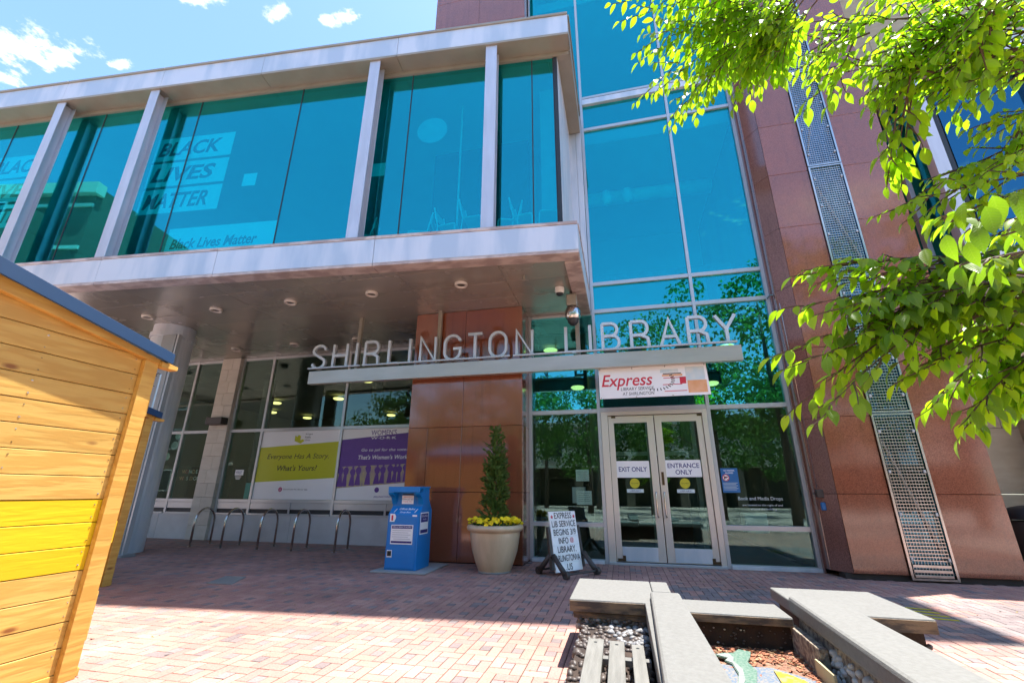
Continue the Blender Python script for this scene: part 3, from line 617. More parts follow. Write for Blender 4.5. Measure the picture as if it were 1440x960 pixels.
# posts: H sections
for s in (-1.70, -4.43, -10.2, -12.93, -18.6):
    m = MB(); bbox(m, s-.125, s+.125, .045, .065, 6.09, 10.795); bbox(m, s-.01, s+.01, .065, .27, 6.09, 10.795); bbox(m, s-.125, s+.125, .27, .29, 6.09, 10.795)
    o = m.build('post', 'post_metal', LB, .003)
    bbox(MB(), s-.16, s+.16, .02, .31, 6.087, 6.11).build('base_plate', 'lip_metal', o)
# glass of the box
gs = [SL, -17.6, -14.8, -12.03, -9.22, -6.45, -3.65, -.84, -.36]
GO = .46
for a, b in zip(gs[:-1], gs[1:]):
    bbox(MB(), a+.012, b-.012, GO-.006, GO+.006, 6.10, 10.70).build('pane', 'glass_up', LB)
    bbox(MB(), b-.012, b+.012, GO-.012, GO+.012, 6.10, 10.70).build('seal', 'dark_seal', LB)
bbox(MB(), -.345, -.27, GO-.03, GO+.1, 6.09, 10.70).build('corner_post', 'dark_seal', LB)
# floor / soffit of the box
fl = MB(); fl.prism([BP(SL, .35, 5.60), BP(-.35, .35, 5.60), (-.82, 9.98, 5.60), (-.82, 16, 5.60), (SL, 16, 5.60)], (0, 0, .45)); fl.build('floor_slab', 'int_floor', LB)
rows = [8.05, 8.8, 9.55, 10.3, 11.05, 11.7]
def yf(x): return 7.07 + .30/math.cos(ANG) + math.tan(ANG)*(x+.47)
xc = [-.775, -2.05, -4.12, -6.19, -8.26, -10.33, -12.4, -14.47, -16.54, -18.6]
for i in range(len(xc)-1):
    xr, xl = xc[i]-.003, xc[i+1]+.003
    ys = [None, 7.3, 8.05, 8.8, 9.55, 10.3, 11.05, 11.7] if yf(xl) < 7.28 and yf(xr) < 7.29 else [None, 8.05, 8.8, 9.55, 10.3, 11.05, 11.7]
    for a, b in zip(ys[:-1], ys[1:]):
        b_ = b-.003
        ya, yb = (yf(xl)+.001, yf(xr)+.001) if a is None else (a+.003, a+.003)
        if i <= 1 and ya > 10.1 and i == 0: continue
        MB().prism([(xl, ya, 5.5), (xr, yb, 5.5), (xr, b_, 5.5), (xl, b_, 5.5)], (0, 0, .03)).build('soffit_panel', 'bronze', LB, .002, seg=1)
for (x, y) in [(-3.0-2.07*k, 7.93) for k in range(7)]+[(-7.12-2.07*k, 10.66) for k in range(5)]+[(-5.05, 10.66)]:
    m = MB(); m.lathe([(.085, 5.47), (.10, 5.445), (.125, 5.44), (.135, 5.46), (.135, 5.498)], (x, y, 0), 24); o = m.build('downlight', 'lamp_white', LB, smooth=True)
    MB().lathe([(.0, 5.475), (.084, 5.472)], (x, y, 0), 20).build('lens', 'lens', o)
# interiors ----------------------------------------------------------
boxo('interior_floor', 'int_floor', LB, -20, 3.4, 10.3, 24, -.3, -.001)
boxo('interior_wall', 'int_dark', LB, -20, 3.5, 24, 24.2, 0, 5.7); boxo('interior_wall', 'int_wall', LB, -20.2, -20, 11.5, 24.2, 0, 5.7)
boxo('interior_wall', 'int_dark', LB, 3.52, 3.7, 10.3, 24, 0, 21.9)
boxo('interior_ceiling', 'int_ceil', LB, -20.2, 3.5, 11.72, 24.2, 5.52, 5.58); boxo('interior_ceiling', 'int_ceil', LB, -1.98, 3.5, 10.9, 11.88, 5.25, 5.3)
boxo('interior_wall', 'int_wall', LB, -1.97, 3.5, 16, 16.2, 5.6, 21.9); boxo('interior_floor', 'int_wall', LB, -1.97, 3.5, 10.6, 16, 10.9, 11.3)
boxo('interior_floor', 'int_wall', LB, -1.97, 3.5, 10.6, 16, 16.7, 17.1)
boxo('interior_wall', 'int_wall', LB, -1.95, -1.8, 10.3, 16, 5.6, 21.9)
boxo('interior_wall', 'int_wall', LB, -22, -.9, 15.8, 16.0, 6.05, 11.1)
for x in (-13.4, -8.6, -5.5, 1.9, -.6): MB().lathe([(.22, .0), (.22, 5.5)], (x, 14.6 if x < -2 else 13.2, 0), 20).build('interior_column', 'int_ceil', LB, smooth=True)
for k, x in enumerate((-16.5, -14.8, -10.2, -9.2, -6.9, -5.9)):
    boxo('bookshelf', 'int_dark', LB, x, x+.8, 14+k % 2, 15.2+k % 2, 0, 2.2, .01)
# vestibule frame inside the entrance
v = MB()
for x in (-.4, .75, 1.9): v.box(x-.05, x+.05, 12.6, 12.7, 0, 3.4)
v.box(-.45, 1.95, 12.6, 12.7, 3.3, 3.45).box(-.45, 1.95, 12.61, 12.69, 2.3, 2.4); v.build('vestibule_frame', 'grey_metal', LB)
boxo('return_box', 'skyprint', LB, 2.55, 3.0, 11.3, 11.7, .55, .95, .02)
boxo('notice_stand', 'paper', LB, -1.12, -.82, 10.6, 10.62, 1.14, 1.48)
def ceiling_lamp(x, y, z, r=.26):
    m = MB(); m.lathe([(0, z-.05), (r*.75, z-.045), (r, z), (r*.9, z+.03)], (x, y, 0), 20); return m.build('ceiling_lamp', 'lamp', LB, smooth=True)
for x, y, z in ((-1.72, 11.87, 5.15), (3.0, 12.4, 5.1), (2.55, 12.8, 4.2), (-9.1, 14.6, 5.3), (-12.4, 17.7, 5.35), (-12.3, 22.5, 5.35), (-17.6, 22.4, 5.35), (-16.0, 18, 5.35), (-18.2, 20.3, 5.35), (-9.0, 20, 5.35), (-7.4, 15.6, 5.35), (-6.2, 19, 5.35), (-1.1, 13, 4.3)): ceiling_lamp(x, y, z, .2 if y < 13.5 else .24)
# duct and pendant cans seen in the tower glass
m = MB(); m.tube([(-1.7, 12.6, 11.0-.55), (3.3, 12.6, 10.4)], .22, 14)
dk = m.build('duct', 'chairw', LB, smooth=True)
for x in (.12, .75): MB().lathe([(0, 9.9), (.14, 9.85), (.19, 9.6), (.12, 9.45), (0, 9.4)], (x, 11.9, .3), 16).build('can_light', 'chairw', LB, smooth=True)
boxo('beam', 'int_ceil', LB, -1.9, 3.4, 12.2, 12.4, 7.3, 7.5)
m = MB(); m.lathe([(0, 0), (.36, 0)], (0, 0, 0), 28); o = m.build('wall_disc', 'frosted', LB, loc=tuple(BP(-3.18, .70, 9.25))); o.rotation_euler = (R(90), 0, ANG)
boxo('interior_door', 'frosted', LB, -1.3, -.98, 8.2, 8.4, 6.1, 10.6)
MB().tube([(-3.35, 8.4, 6.1), (-3.35, 8.4, 10.8)], .025, 8).build('interior_pole', 'chairw', LB)
# column and fin under the box
m = MB(); m.lathe([(.47, 0), (.47, 5.15), (.51, 5.16), (.51, 5.28), (.47, 5.29), (.47, 5.498)], (-11.48, 8.85, 0), 40); m.build('column', 'paint_metal', LB, smooth=False)
boxo('column_fin', 'grey_metal', LB, -11.10, -10.68, 8.28, 8.42, 0, 5.1, .008); boxo('column_fin_edge', 'alu', LB, -10.676, -10.62, 8.3, 8.40, 0, 5.1, .004); boxo('base_plate', 'grey_metal', LB, -11.6, -10.5, 8.2, 8.5, -.001, .05, .005)

# chairs stacked inside the box --------------------------------------
def chair(loc, yawz, label, first=None):
    if first is None:
        o = thing('stacking_chair', label, 'chair', loc, 'pale stacking chairs standing inside the upper box windows')
        for sx in (-.22, .22):
            MB().tube([(loc[0]+sx, loc[1]-.22, loc[2]), (loc[0]+sx, loc[1]-.20, loc[2]+.40), (loc[0]+sx, loc[1]-.16, loc[2]+.45), (loc[0]+sx, loc[1]+.2, loc[2]+.44)], .016, 6).build('leg', 'chairw', o)
            MB().tube([(loc[0]+sx, loc[1]+.24, loc[2]), (loc[0]+sx, loc[1]+.2, loc[2]+.44), (loc[0]+sx, loc[1]+.30, loc[2]+.92)], .016, 6).build('leg', 'chairw', o)
        MB().box(loc[0]-.22, loc[0]+.22, loc[1]-.2, loc[1]+.2, loc[2]+.43, loc[2]+.46).build('seat', 'chairw', o, .01)
        MB().hexa([(loc[0]-.21, loc[1]+.26, loc[2]+.66), (loc[0]+.21, loc[1]+.26, loc[2]+.66), (loc[0]+.21, loc[1]+.28, loc[2]+.66), (loc[0]-.21, loc[1]+.28, loc[2]+.66), (loc[0]-.21, loc[1]+.285, loc[2]+.86), (loc[0]+.21, loc[1]+.285, loc[2]+.86), (loc[0]+.21, loc[1]+.305, loc[2]+.86), (loc[0]-.21, loc[1]+.305, loc[2]+.86)]).build('backrest', 'chairw', o)
        for c in o.children: pass
    else:
        o = first.copy(); COL.objects.link(o); o.location = loc; o['label'] = label
        for c in list(first.children): d = c.copy(); COL.objects.link(d); d.parent = o
    o.rotation_euler = (0, 0, yawz); return o
ch = None
for (x, y, z, r, lb) in ((-5.25, 7.6, 6.75, -1.2, 'lone pale metal chair inside the box window just left of the third glass joint'),
                         (-3.95, 7.75, 6.75, -1.3, 'pale metal chair inside the box window, leftmost of the group right of the glass joint'),
                         (-3.25, 7.8, 6.85, 1.5, 'pale metal chair back to back with its neighbour, left of the right-hand box post'),
                         (-2.72, 7.85, 7.0, 1.6, 'pale metal chair half hidden behind the right-hand box post'),
                         (-2.0, 7.9, 6.85, -1.3, 'pale metal chair just right of the right-hand box post'),
                         (-1.62, 7.95, 6.95, 1.5, 'pale metal chair between the right-hand post and the last glass joint'),
                         (-1.12, 8.0, 7.0, -1.4, 'pale metal chair nearest the right corner of the glass box')):
    ch2 = chair((x, y, z-.55), r, lb, ch); ch = ch or ch2

# ------------------------------------------------------------------ library sign
SG = thing('library_sign', 'long steel beam sign reading SHIRLINGTON LIBRARY in tall silver letters above the entrance', 'sign', (-2.4, 9.1, 3.8))
MB().box(-7.26, 2.45, 9.06, 9.075, 3.82, 4.13).box(-7.26, 2.45, 9.075, 9.20, 3.82, 3.835).box(-7.26, 2.45, 9.075, 9.20, 4.115, 4.13).box(-7.26, -7.245, 9.075, 9.20, 3.836, 4.114).box(2.435, 2.45, 9.075, 9.20, 3.836, 4.114).build('beam', 'beam_metal', SG, .003)
M['letter'] = mat('silver_letter_metal', (.62, .66, .68), .35, .4, c2=(.55, .57, .58), amt=.5)
for a, b in ((-7.27, -5.86), (-5.80, -2.2), (-4.25, -4.24), (-2.13, -.85), (-.77, 2.38)):
    if b-a > .1: boxo('rail', 'alu', SG, a, b, 8.99, 9.05, 4.17, 4.205, .004)
def stroke_letter(strokes, x0, w, z0, h, th, y0, y1):
    mb = MB()
    for si_, st in enumerate(strokes):
        y0, y1 = y0-.0015*(si_ > 0), y1+.0015*(si_ > 0)
        closed = len(st) > 2 and st[0] == st[-1]
        p = [Vector((x0 + q[0]*w, 0, z0 + q[1]*h)) for q in st]
        n = len(p); Ls = []; Rs = []
        for i in range(n):
            if closed: a, c = p[i-1 if i else n-2], p[i+1 if i < n-1 else 1]
            else: a, c = p[max(i-1, 0)], p[min(i+1, n-1)]
            d1 = (p[i]-a); d2 = (c-p[i])
            d1 = d1.normalized() if d1.length > 1e-6 else d2.normalized(); d2 = d2.normalized() if d2.length > 1e-6 else d1
            n1 = Vector((-d1.z, 0, d1.x)); n2 = Vector((-d2.z, 0, d2.x)); nn = (n1+n2); nn = nn.normalized() if nn.length > 1e-6 else n1
            k = th/2/max(.5, nn.dot(n1)); Ls.append(p[i]+nn*k); Rs.append(p[i]-nn*k)
        for i in range(n-1):
            q = [Ls[i], Rs[i], Rs[i+1], Ls[i+1]]
            mb.add([(v.x, y, v.z) for y in (y0, y1) for v in q], [(0, 1, 2, 3), (7, 6, 5, 4), (0, 3, 7, 4), (2, 1, 5, 6)] + ([(1, 0, 4, 5)] if i == 0 and not closed else []) + ([(3, 2, 6, 7)] if i == n-2 and not closed else []))
    return mb
def arc(cx, cz, rx, rz, a0, a1, n=12): return [(cx+rx*math.cos(R(a0+(a1-a0)*i/n)), cz+rz*math.sin(R(a0+(a1-a0)*i/n))) for i in range(n+1)]
GL = {
 'S': [arc(.5, .75, .5, .25, 10, 180, 10)+[(.06, .66), (.5, .5), (.94, .36)]+arc(.5, .25, .5, .25, 0, -170, 10)],
 'H': [[(0, 0), (0, 1)], [(1, 0), (1, 1)], [(0.05, .5), (.95, .5)]], 'I': [[(.5, 0), (.5, 1)]],
 'R': [[(0, 0), (0, 1)], [(0, 1), (.55, 1)]+arc(.6, .74, .36, .26, 90, -90, 10)+[(.04, .48)], [(.55, .48), (.95, .34), (1, 0)]],
 'L': [[(0, 1), (0, .0), (.9, .0)]], 'N': [[(0, 0), (0, 1), (1, 0), (1, 1)]],
 'G': [arc(.5, .68, .5, .32, 15, 180, 12)+arc(.5, .32, .5, .32, 180, 350, 12)+[(1, .45), (.55, .45)]],
 'T': [[(0, 1), (1, 1)], [(.5, .97), (.5, 0)]], 'O': [arc(.5, .65, .5, .35, 0, 180, 12)+arc(.5, .35, .5, .35, 180, 360, 12)+[(1, .65)]],
 'B': [[(0, 0), (0, 1)], [(0, 1), (.5, 1)]+arc(.55, .76, .36, .24, 90, -90, 8)+[(.04, .52)], [(.5, .52)]+arc(.6, .26, .4, .26, 90, -90, 10)+[(0.03, 0)]],
 'A': [[(0, 0), (.5, 1), (1, 0)], [(.2, .34), (.8, .34)]], 'Y': [[(0, 1), (.5, .48), (1, 1)], [(.5, .5), (.5, 0)]]}
for c, x0, x1 in (('S', -7.27, -6.87), ('H', -6.70, -6.27), ('I', -6.10, -5.98), ('R', -5.84, -5.42), ('L', -5.21, -4.87), ('I', -4.70, -4.58), ('N', -4.40, -3.97), ('G', -3.80, -3.36), ('T', -3.24, -2.84), ('O', -2.72, -2.28), ('N', -2.10, -1.69),
                  ('L', -1.01, -.68), ('I', -.52, -.40), ('B', -.23, .17), ('R', .36, .77), ('A', .94, 1.37), ('R', 1.49, 1.91), ('Y', 2.02, 2.46)):
    th = .062; stroke_letter(GL[c], x0+th/2, x1-x0-th, 4.18+th/2, .64-th, th, 9.085, 9.165).build('letter', 'letter', SG)
for x in (-6.10, -3.98, -.73): boxo('hanger', 'tan_metal', SG, x-.045, x+.045, 9.21, 9.29, 3.9, 5.498, .004)

# ------------------------------------------------------------------ banner and entrance notices
BN = thing('banner', 'white vinyl banner reading Express Library Service at Shirlington above the doors', 'banner', (.8, 9.2, 3.6))
MB().hexa([(-.33, 9.205, 3.19), (1.81, 9.205, 3.20), (1.81, 9.211, 3.20), (-.33, 9.211, 3.19), (-.33, 9.205, 3.82), (1.78, 9.205, 3.83), (1.78, 9.211, 3.83), (-.33, 9.211, 3.82)]).build('sheet', 'paper', BN)
by = 9.2035
text('lettering', 'Express', 'red', BN, (-.28, by, 3.36), X_, Z_, 1.02, .33, shear=.25, bold=.012)
text('lettering', 'LIBRARY SERVICE', 'black', BN, (.10, by, 3.345), X_, Z_, .65, .065, shear=.12)
text('lettering', 'AT SHIRLINGTON', 'black', BN, (.13, by, 3.245), X_, Z_, .62, .065, shear=.12)
for (x0, x1, z0, z1, m) in ((.90, 1.25, 3.68, 3.75, 'skyprint'), (.95, 1.3, 3.645, 3.665, 'black'), (.93, 1.32, 3.60, 3.64, 'orange'), (.95, 1.33, 3.56, 3.575, 'red'), (1.26, 1.38, 3.44, 3.58, 'red'), (.93, 1.30, 3.425, 3.44, 'red'), (.95, 1.38, 3.29, 3.305, 'red'), (1.38, 1.74, 3.50, 3.78, 'skyprint'), (1.40, 1.76, 3.25, 3.50, 'orange')):
    MB().box(x0, x1, by+.0002, by+.001, z0, z1).build('printed_shape', m, BN)
for k in range(13):
    a = R(250+k*11.5); cx, cz = .80, 3.53
    p = Vector((cx+.30*math.cos(a), by-.0004, cz+.17*math.sin(a))); q = Vector((cx+.37*math.cos(a), by-.0004, cz+.22*math.sin(a))); t_ = Vector((-(q-p).z, 0, (q-p).x)).normalized()*.009
    MB().add([p-t_, q-t_, q+t_, p+t_], [(0, 1, 2, 3)]).build('printed_tick', 'black', BN)
for x, z in ((-.3, 3.80), (.35, 3.80), (1.0, 3.81), (1.75, 3.81), (-.3, 3.21), (.4, 3.21), (1.1, 3.215)): MB().tube([(x, by+.001, z), (x, by-.004, z)], .009, 8).build('grommet', 'brass', BN)
for x in (-.3, .35, 1.0, 1.75): MB().tube([(x, 9.207, 3.80), (x, 9.14, 3.83)], .004, 5).build('tie', 'cable', BN)
def notice(name, label, cat, x0, x1, z0, z1, lines, y=GY-.022, m='paper'):
    t = thing(name, label, cat, ((x0+x1)/2, y, z0)); MB().box(x0, x1, y-.003, y, z0, z1).build('sheet', m, t)
    for (s, mm, zz, h, w) in lines: text('lettering', s, mm, t, ((x0+x1)/2, y-.0042, zz), X_, Z_, w, h, align='C', bold=.012)
    return t
notice('exit_sign', 'white paper sign reading EXIT ONLY on the left glass door', 'sign', -.11, .575, 1.67, 2.01, [('EXIT ONLY', 'navy', 1.79, .10, .58)])
notice('entrance_sign', 'white paper sign reading ENTRANCE ONLY on the right glass door', 'sign', .905, 1.60, 1.68, 2.02, [('ENTRANCE', 'navy', 1.86, .095, .62), ('ONLY', 'navy', 1.73, .095, .33)])
for x, lb in ((.25, 'left'), (1.25, 'right')):
    y = GY-.022
    t = thing('round_sticker', 'yellow round sticker above a pale blue strip on the %s glass door' % lb, 'sticker', (x, y, 1.4), 'yellow stickers on the doors')
    MB().lathe([(0, -.002), (.10, -.002), (.10, 0)], (x, y, 1.555), 24, axis='y').build('disc', 'yellow_disc', t)
    text('lettering', 'FACE COVERING', 'black', t, (x, y-.0035, 1.545), X_, Z_, .15, .02, align='C')
    MB().box(x-.17, x+.17, y-.003, y, 1.37, 1.44).build('strip', 'skyprint', t); text('lettering', 'LIBRARY', 'navy', t, (x, y-.0042, 1.39), X_, Z_, .22, .03, align='C')
for (x0, x1, z0, z1, lb) in ((-.98, -.70, 1.60, 1.84, 'upper white notice taped inside the glass left of the doors'), (-.98, -.66, 1.12, 1.40, 'lower white notice taped inside the glass left of the doors')):
    t = thing('paper_notice', lb, 'notice', ((x0+x1)/2, GY, z0), 'notices behind the left glass'); boxo('sheet', 'paper', t, x0, x1, GY+.012, GY+.015, z0, z1)
    for k in range(5): boxo('printed_line', 'grey_metal', t, x0+.03, x1-.04-.02*(k % 2), GY+.0105, GY+.0115, z1-.05-k*.04, z1-.042-k*.04)
FN = notice('firearms_notice', 'blue firearms prohibition notice with a crossed pistol on the glass right of the doors', 'notice', 1.96, 2.28, 1.38, 1.85, [('NO FIREARMS', 'paper', 1.79, .028, .20), ('ALLOWED', 'paper', 1.745, .028, .15)], y=GY-.009, m='blue_print')
y = GY-.013
MB().lathe([(0, -.001), (.062, -.001)], (2.045, y, 1.665), 24, axis='y').build('disc', 'paper', FN); MB().lathe([(.052, -.002), (.066, -.002)], (2.045, y, 1.665), 24, axis='y').build('ring', 'red', FN)
MB().prism([(2.01, y-.002, 1.69), (2.085, y-.002, 1.69), (2.085, y-.002, 1.672), (2.04, y-.002, 1.668), (2.03, y-.002, 1.635), (2.012, y-.002, 1.635)], (0, -.001, 0)).build('pistol_mark', 'black', FN)
MB().prism([(2.005, y-.0035, 1.70), (2.013, y-.0035, 1.708), (2.087, y-.0035, 1.628), (2.079, y-.0035, 1.62)], (0, -.001, 0)).build('slash', 'red', FN)
for k in range(6): boxo('printed_line', 'skyprint', FN, 1.98, 2.25-.03*(k % 2), y-.0015, y-.0005, 1.56-k*.026, 1.568-k*.026)
BD = thing('window_lettering', 'pale vinyl lettering reading Book and Media Drops low on the glass right of the doors', 'lettering', (2.6, GY, 1.1))
text('lettering', 'Book and Media Drops', 'skyprint', BD, (2.22, GY-.0075, 1.22), X_, Z_, .80, .085)
text('lettering', 'are located to the right of and', 'skyprint', BD, (2.28, GY-.0075, 1.12), X_, Z_, .72, .05)
text('lettering', 'around the building', 'skyprint', BD, (2.42, GY-.0075, 1.05), X_, Z_, .46, .045)

# posters in the left windows ----------------------------------------
PY = WY-.012
PT = thing('story_poster', 'white and lime window poster reading Everyone Has A Story. What\'s Yours?', 'poster', (-9.3, PY, 1.13))
x0, x1, z0, z1 = -10.655, -7.975, 1.13, 3.08
MB().box(x0, x1, PY, PY+.004, z0, z1).build('sheet', 'paper', PT)
MB().prism([(x0, PY-.001, 1.60), (x1, PY-.001, 1.72), (x1, PY-.001, 2.74), (x0, PY-.001, 2.60)], (0, -.001, 0)).build('colour_band', 'yellow_print', PT)
ty = PY-.0035
text('lettering', 'Everyone Has A Story.', 'black', PT, (-9.31, ty, 2.22), X_, Z_, 2.1, .19, shear=.22, align='C')
text('lettering', 'What\'s Yours?', 'black', PT, (-9.28, ty, 1.92), X_, Z_, 1.35, .16, shear=.22, bold=.01, align='C')
MB().lathe([(0, -.001), (.065, -.001)], (-9.73, ty, 1.40), 20, axis='y').build('dot', 'magenta', PT); text('lettering', 'i', 'paper', PT, (-9.73, ty-.0015, 1.365), X_, Z_, .015, .07, align='C')
text('lettering', 'Download the library app', 'black', PT, (-9.62, ty, 1.375), X_, Z_, .80, .05)
for i, s in enumerate(('Arlington', 'Public', 'Library')): text('lettering', s, 'black', PT, (-9.15, ty, 2.94-i*.085), X_, Z_, None, .06)
lg = MB(); lg.prism([(-9.50, ty, 2.78), (-9.28, ty, 2.70), (-9.16, ty, 2.78), (-9.22, ty, 2.83), (-9.30, ty, 2.80), (-9.30, ty, 2.92), (-9.38, ty, 2.96), (-9.42, ty, 2.90), (-9.50, ty, 2.94)], (0, -.001, 0)); lg.build('leaf_logo', 'yellow_print', PT)
PW = thing('womens_poster', 'purple window poster reading Women\'s Work with a sepia row of marching women', 'poster', (-6.8, PY, 1.13))
x0, x1 = -7.885, -4.8
MB().box(x0, x1, PY, PY+.004, z0, z1).build('sheet', 'paper', PW)
MB().prism([(x0, PY-.001, 1.44), (x1, PY-.001, 1.66), (x1, PY-.001, 3.02), (x0, PY-.001, 2.78)], (0, -.001, 0)).build('colour_band', 'purple', PW)
MB().prism([(x0, PY-.0025, 1.44), (x1, PY-.0025, 1.66), (x1, PY-.0025, 2.12), (x0, PY-.0025, 2.02)], (0, -.001, 0)).build('photo_band', 'sepia', PW)
text('lettering', 'WOMEN\'S', 'purple', PW, (-6.96, ty, 2.89), X_, Z_, .80, .15); text('lettering', 'W·O·R·K', 'paper', PW, (-6.96, ty, 2.775), X_, Z_, .80, .075, bold=.01)
text('lettering', 'Go to jail for the vote?', 'paper', PW, (-7.22, ty, 2.42), X_, Z_, 1.45, .10, shear=.2)
text('lettering', 'That\'s Women\'s Work.', 'paper', PW, (-7.30, ty, 2.22), X_, Z_, 1.55, .12, shear=.2, bold=.012)
xs_ = [-7.80, -7.66, -7.42, -7.24, -6.93, -6.66, -6.50, -6.27, -6.13, -5.98, -5.80]
for i, x in enumerate(xs_):
    h = .56+random.uniform(-.06, .10); zb = 1.475+(x+7.9)*.068; w = .085+random.uniform(-.02, .03); yy = PY-.004-.0002*i; ln = random.uniform(-.03, .03)
    o_ = [(-w, 0), (w*.9, 0), (w*.75, .18), (.045, .50), (.075, .58), (.085, .74), (.05, .83), (.018, .86), (-.02, .86), (-.055, .83), (-.095, .70), (-.07, .58), (-.04, .50), (-w*.8, .2)]
    MB().prism([(x+a+ln*b, yy, zb+h*b) for a, b in o_], (0, -.0005, 0)).build('figure', 'purple', PW)
    MB().lathe([(0, -.0006), (.034, -.0006)], (x+ln, yy, zb+h*.92), 10, axis='y').build('figure_head', 'purple', PW)
MB().lathe([(0, -.001), (.07, -.001)], (-6.62, ty, 1.40), 20, axis='y').build('dot', 'purple', PW)
text('lettering', 'ARLINGTONWOMENSWORK.ORG', 'purple', PW, (-6.7, ty, 1.20), X_, Z_, 1.3, .045)
t = thing('free_wifi_sticker', 'small white sticker above small text on the narrow window left of the lime poster', 'sticker', (-11.2, PY, 1.75))
boxo('sheet', 'paper', t, -11.42, -11.12, PY, PY+.003, 1.80, 1.96)
text('lettering', 'FREE', 'navy', t, (-11.38, PY-.002, 1.84), X_, Z_, .2, .08)
for k in range(3): boxo('printed_line', 'paper', t, -11.40+.02*k, -11.18-.02*k, PY, PY+.002, 1.755-k*.035, 1.772-k*.035)
t = boxo('paper_sheet', 'cyanp', None, -10.98, -10.76, WY+.012, WY+.016, 1.14, 1.58); tag(t, 'pale cyan sheet behind the glass at the left edge of the lime poster', 'notice')
DD = thing('window_decorations', 'pale paper discs and children\'s letters stuck inside the windows behind the round column', 'decoration', (-14, WY, 1.2))
for (x, z, r) in ((-14.48, 2.96, .13), (-13.95, 3.02, .1), (-14.6, 2.60, .11), (-14.0, 2.73, .13), (-14.2, 2.38, .12), (-15.1, 2.9, .12), (-15.0, 2.4, .11), (-15.4, 2.0, .1), (-14.7, 1.35, .09), (-14.5, 1.42, .07), (-14.9, 1.5, .08)):
    MB().lathe([(0, 0), (r, 0)], (x, WY+.012, z), 14, axis='y').build('paper_disc', 'frosted', DD)
for i, (s, x, z) in enumerate((('WONDER', -13.45, 1.86), ('WISDOM', -13.5, 1.66))):
    for k, c in enumerate(s): text('letter', c, ('orange', 'red', 'skyprint', 'orange', 'paper', 'paper')[k], DD, (x+k*.135, WY+.011, z), X_, Z_, None, .11)

# banners inside the box windows -------------------------------------
def boxbanner(s0, s1, z0, z1, word, lab, size=.42, shear=.2):
    o_ = GO+.05; c = BP((s0+s1)/2, o_, z0); t = thing('window_banner', lab, 'banner', c, 'black lives matter banners in the upper windows')
    bbox(MB(), s0, s1, o_, o_+.01, z0, z1).build('sheet', 'paper', t)
    text('lettering', word, 'black', t, BP(s0+.12, o_-.002, (z0+z1)/2-size/2), bu, Z_, (s1-s0)*.80, size, shear=shear, bold=.028)
for k, w in enumerate(('BLACK', 'LIVES', 'MATTER')):
    nm = ('top', 'middle', 'bottom')[k]
    boxbanner(-10.24, -8.12, 9.0-k*.76, 9.68-k*.76, w, 'white banner strip reading %s, %s of the three strips right of the second post' % (w, nm))
    boxbanner(-15.2, -13.2, 9.0-k*.76, 9.68-k*.76, w, 'white banner strip reading %s, %s of the three strips at the far left' % (w, nm))
boxbanner(-9.18, -6.50, 6.2, 7.02, 'Black Lives Matter', 'long low white banner reading Black Lives Matter at the sill of the box window', size=.26)
for s, z, r, lb in ((-7.44, 8.2, .17, 'small white paper square on the box glass right of the banner strips'), (-4.3, 8.12, .17, 'small white paper square on the box glass beside the middle post')):
    o_ = GO+.05; t = bbox(MB(), s-r, s+r, o_, o_+.005, z-r, z+r).build('paper_square', 'paper'); tag(t, lb, 'notice')

# ------------------------------------------------------------------ security cameras
SC = thing('security_camera', 'white boxy bracket with a round dome camera hanging over the sign beam', 'camera', (-.78, 9.0, 5.1))
boxo('bracket', 'tan_metal', SC, -.90, -.68, 8.72, 8.95, 5.14, 5.40, .02); MB().lathe([(.0, 5.14), (.12, 5.12), (.16, 5.03), (.16, 4.90), (.13, 4.85)], (-.78, 8.83, 0), 24).build('housing', 'steel', SC, smooth=True)
MB().lathe([(.125, 4.86), (.11, 4.78), (.06, 4.72), (0, 4.70)], (-.78, 8.83, 0), 20).build('dome', 'dark_seal', SC, smooth=True); boxo('stem', 'dark_plastic', SC, -.83, -.73, 8.8, 8.9, 5.40, 5.499)
SC2 = thing('dome_camera', 'small white dome camera on the soffit near the box corner', 'camera', (-1.02, 8.72, 5.4))
MB().lathe([(.10, 5.498), (.10, 5.42), (.085, 5.37)], (-1.02, 8.60, 0), 20).build('housing', 'white', SC2, smooth=True); MB().lathe([(.08, 5.37), (.06, 5.33), (0, 5.31)], (-1.02, 8.60, 0), 16).build('dome', 'dark_seal', SC2, smooth=True)
SP = thing('sprinkler', 'tiny tan sprinkler head hanging from the soffit above the granite pier', 'sprinkler', (-1.64, 7.89, 5.4))
MB().tube([(-1.64, 7.85, 5.498), (-1.64, 7.85, 5.40)], .018, 8).build('stem', 'tan_metal', SP); MB().lathe([(0, 5.39), (.035, 5.385), (.035, 5.40)], (-1.64, 7.85, 0), 12).build('head', 'tan_metal', SP)

# ------------------------------------------------------------------ right wing
RW = thing('neighbour_building', 'pale limestone building with its own overhanging blue glass box right of the granite tower', 'building', (10, 12, 0))
for j in range(13):
    for i in range(8):
        x0 = 6.16+i*2.0-(1.0 if j % 2 else 0)
        if x0 < 6.16: x0 = 6.16
        x1 = 6.16+(i+1)*2.0-(1.0 if j % 2 else 0)
        boxo('stone_block', 'limestone_tan', RW, x0+.004, x1-.004, 12.0, 12.3, j*1.37+.004, (j+1)*1.37-.004, .004)
RX, RY = 7.1, 9.85
boxo('fascia', 'paint_metal', RW, RX, 16, RY-.05, RY, 10.92, 11.42, .004); boxo('fascia', 'paint_metal', RW, RX, RX+.05, RY+.002, 12, 10.92, 11.05, .004); boxo('fascia', 'grey_metal', RW, RX+.06, RX+.10, RY+.002, 12, 11.052, 11.42, .004)
boxo('eave_soffit', 'tan_metal', RW, RX, 16, RY-.05, 12, 10.84, 10.915, .004); boxo('roof', 'grey_metal', RW, RX+.1, 16, RY, 12, 11.425, 11.5)
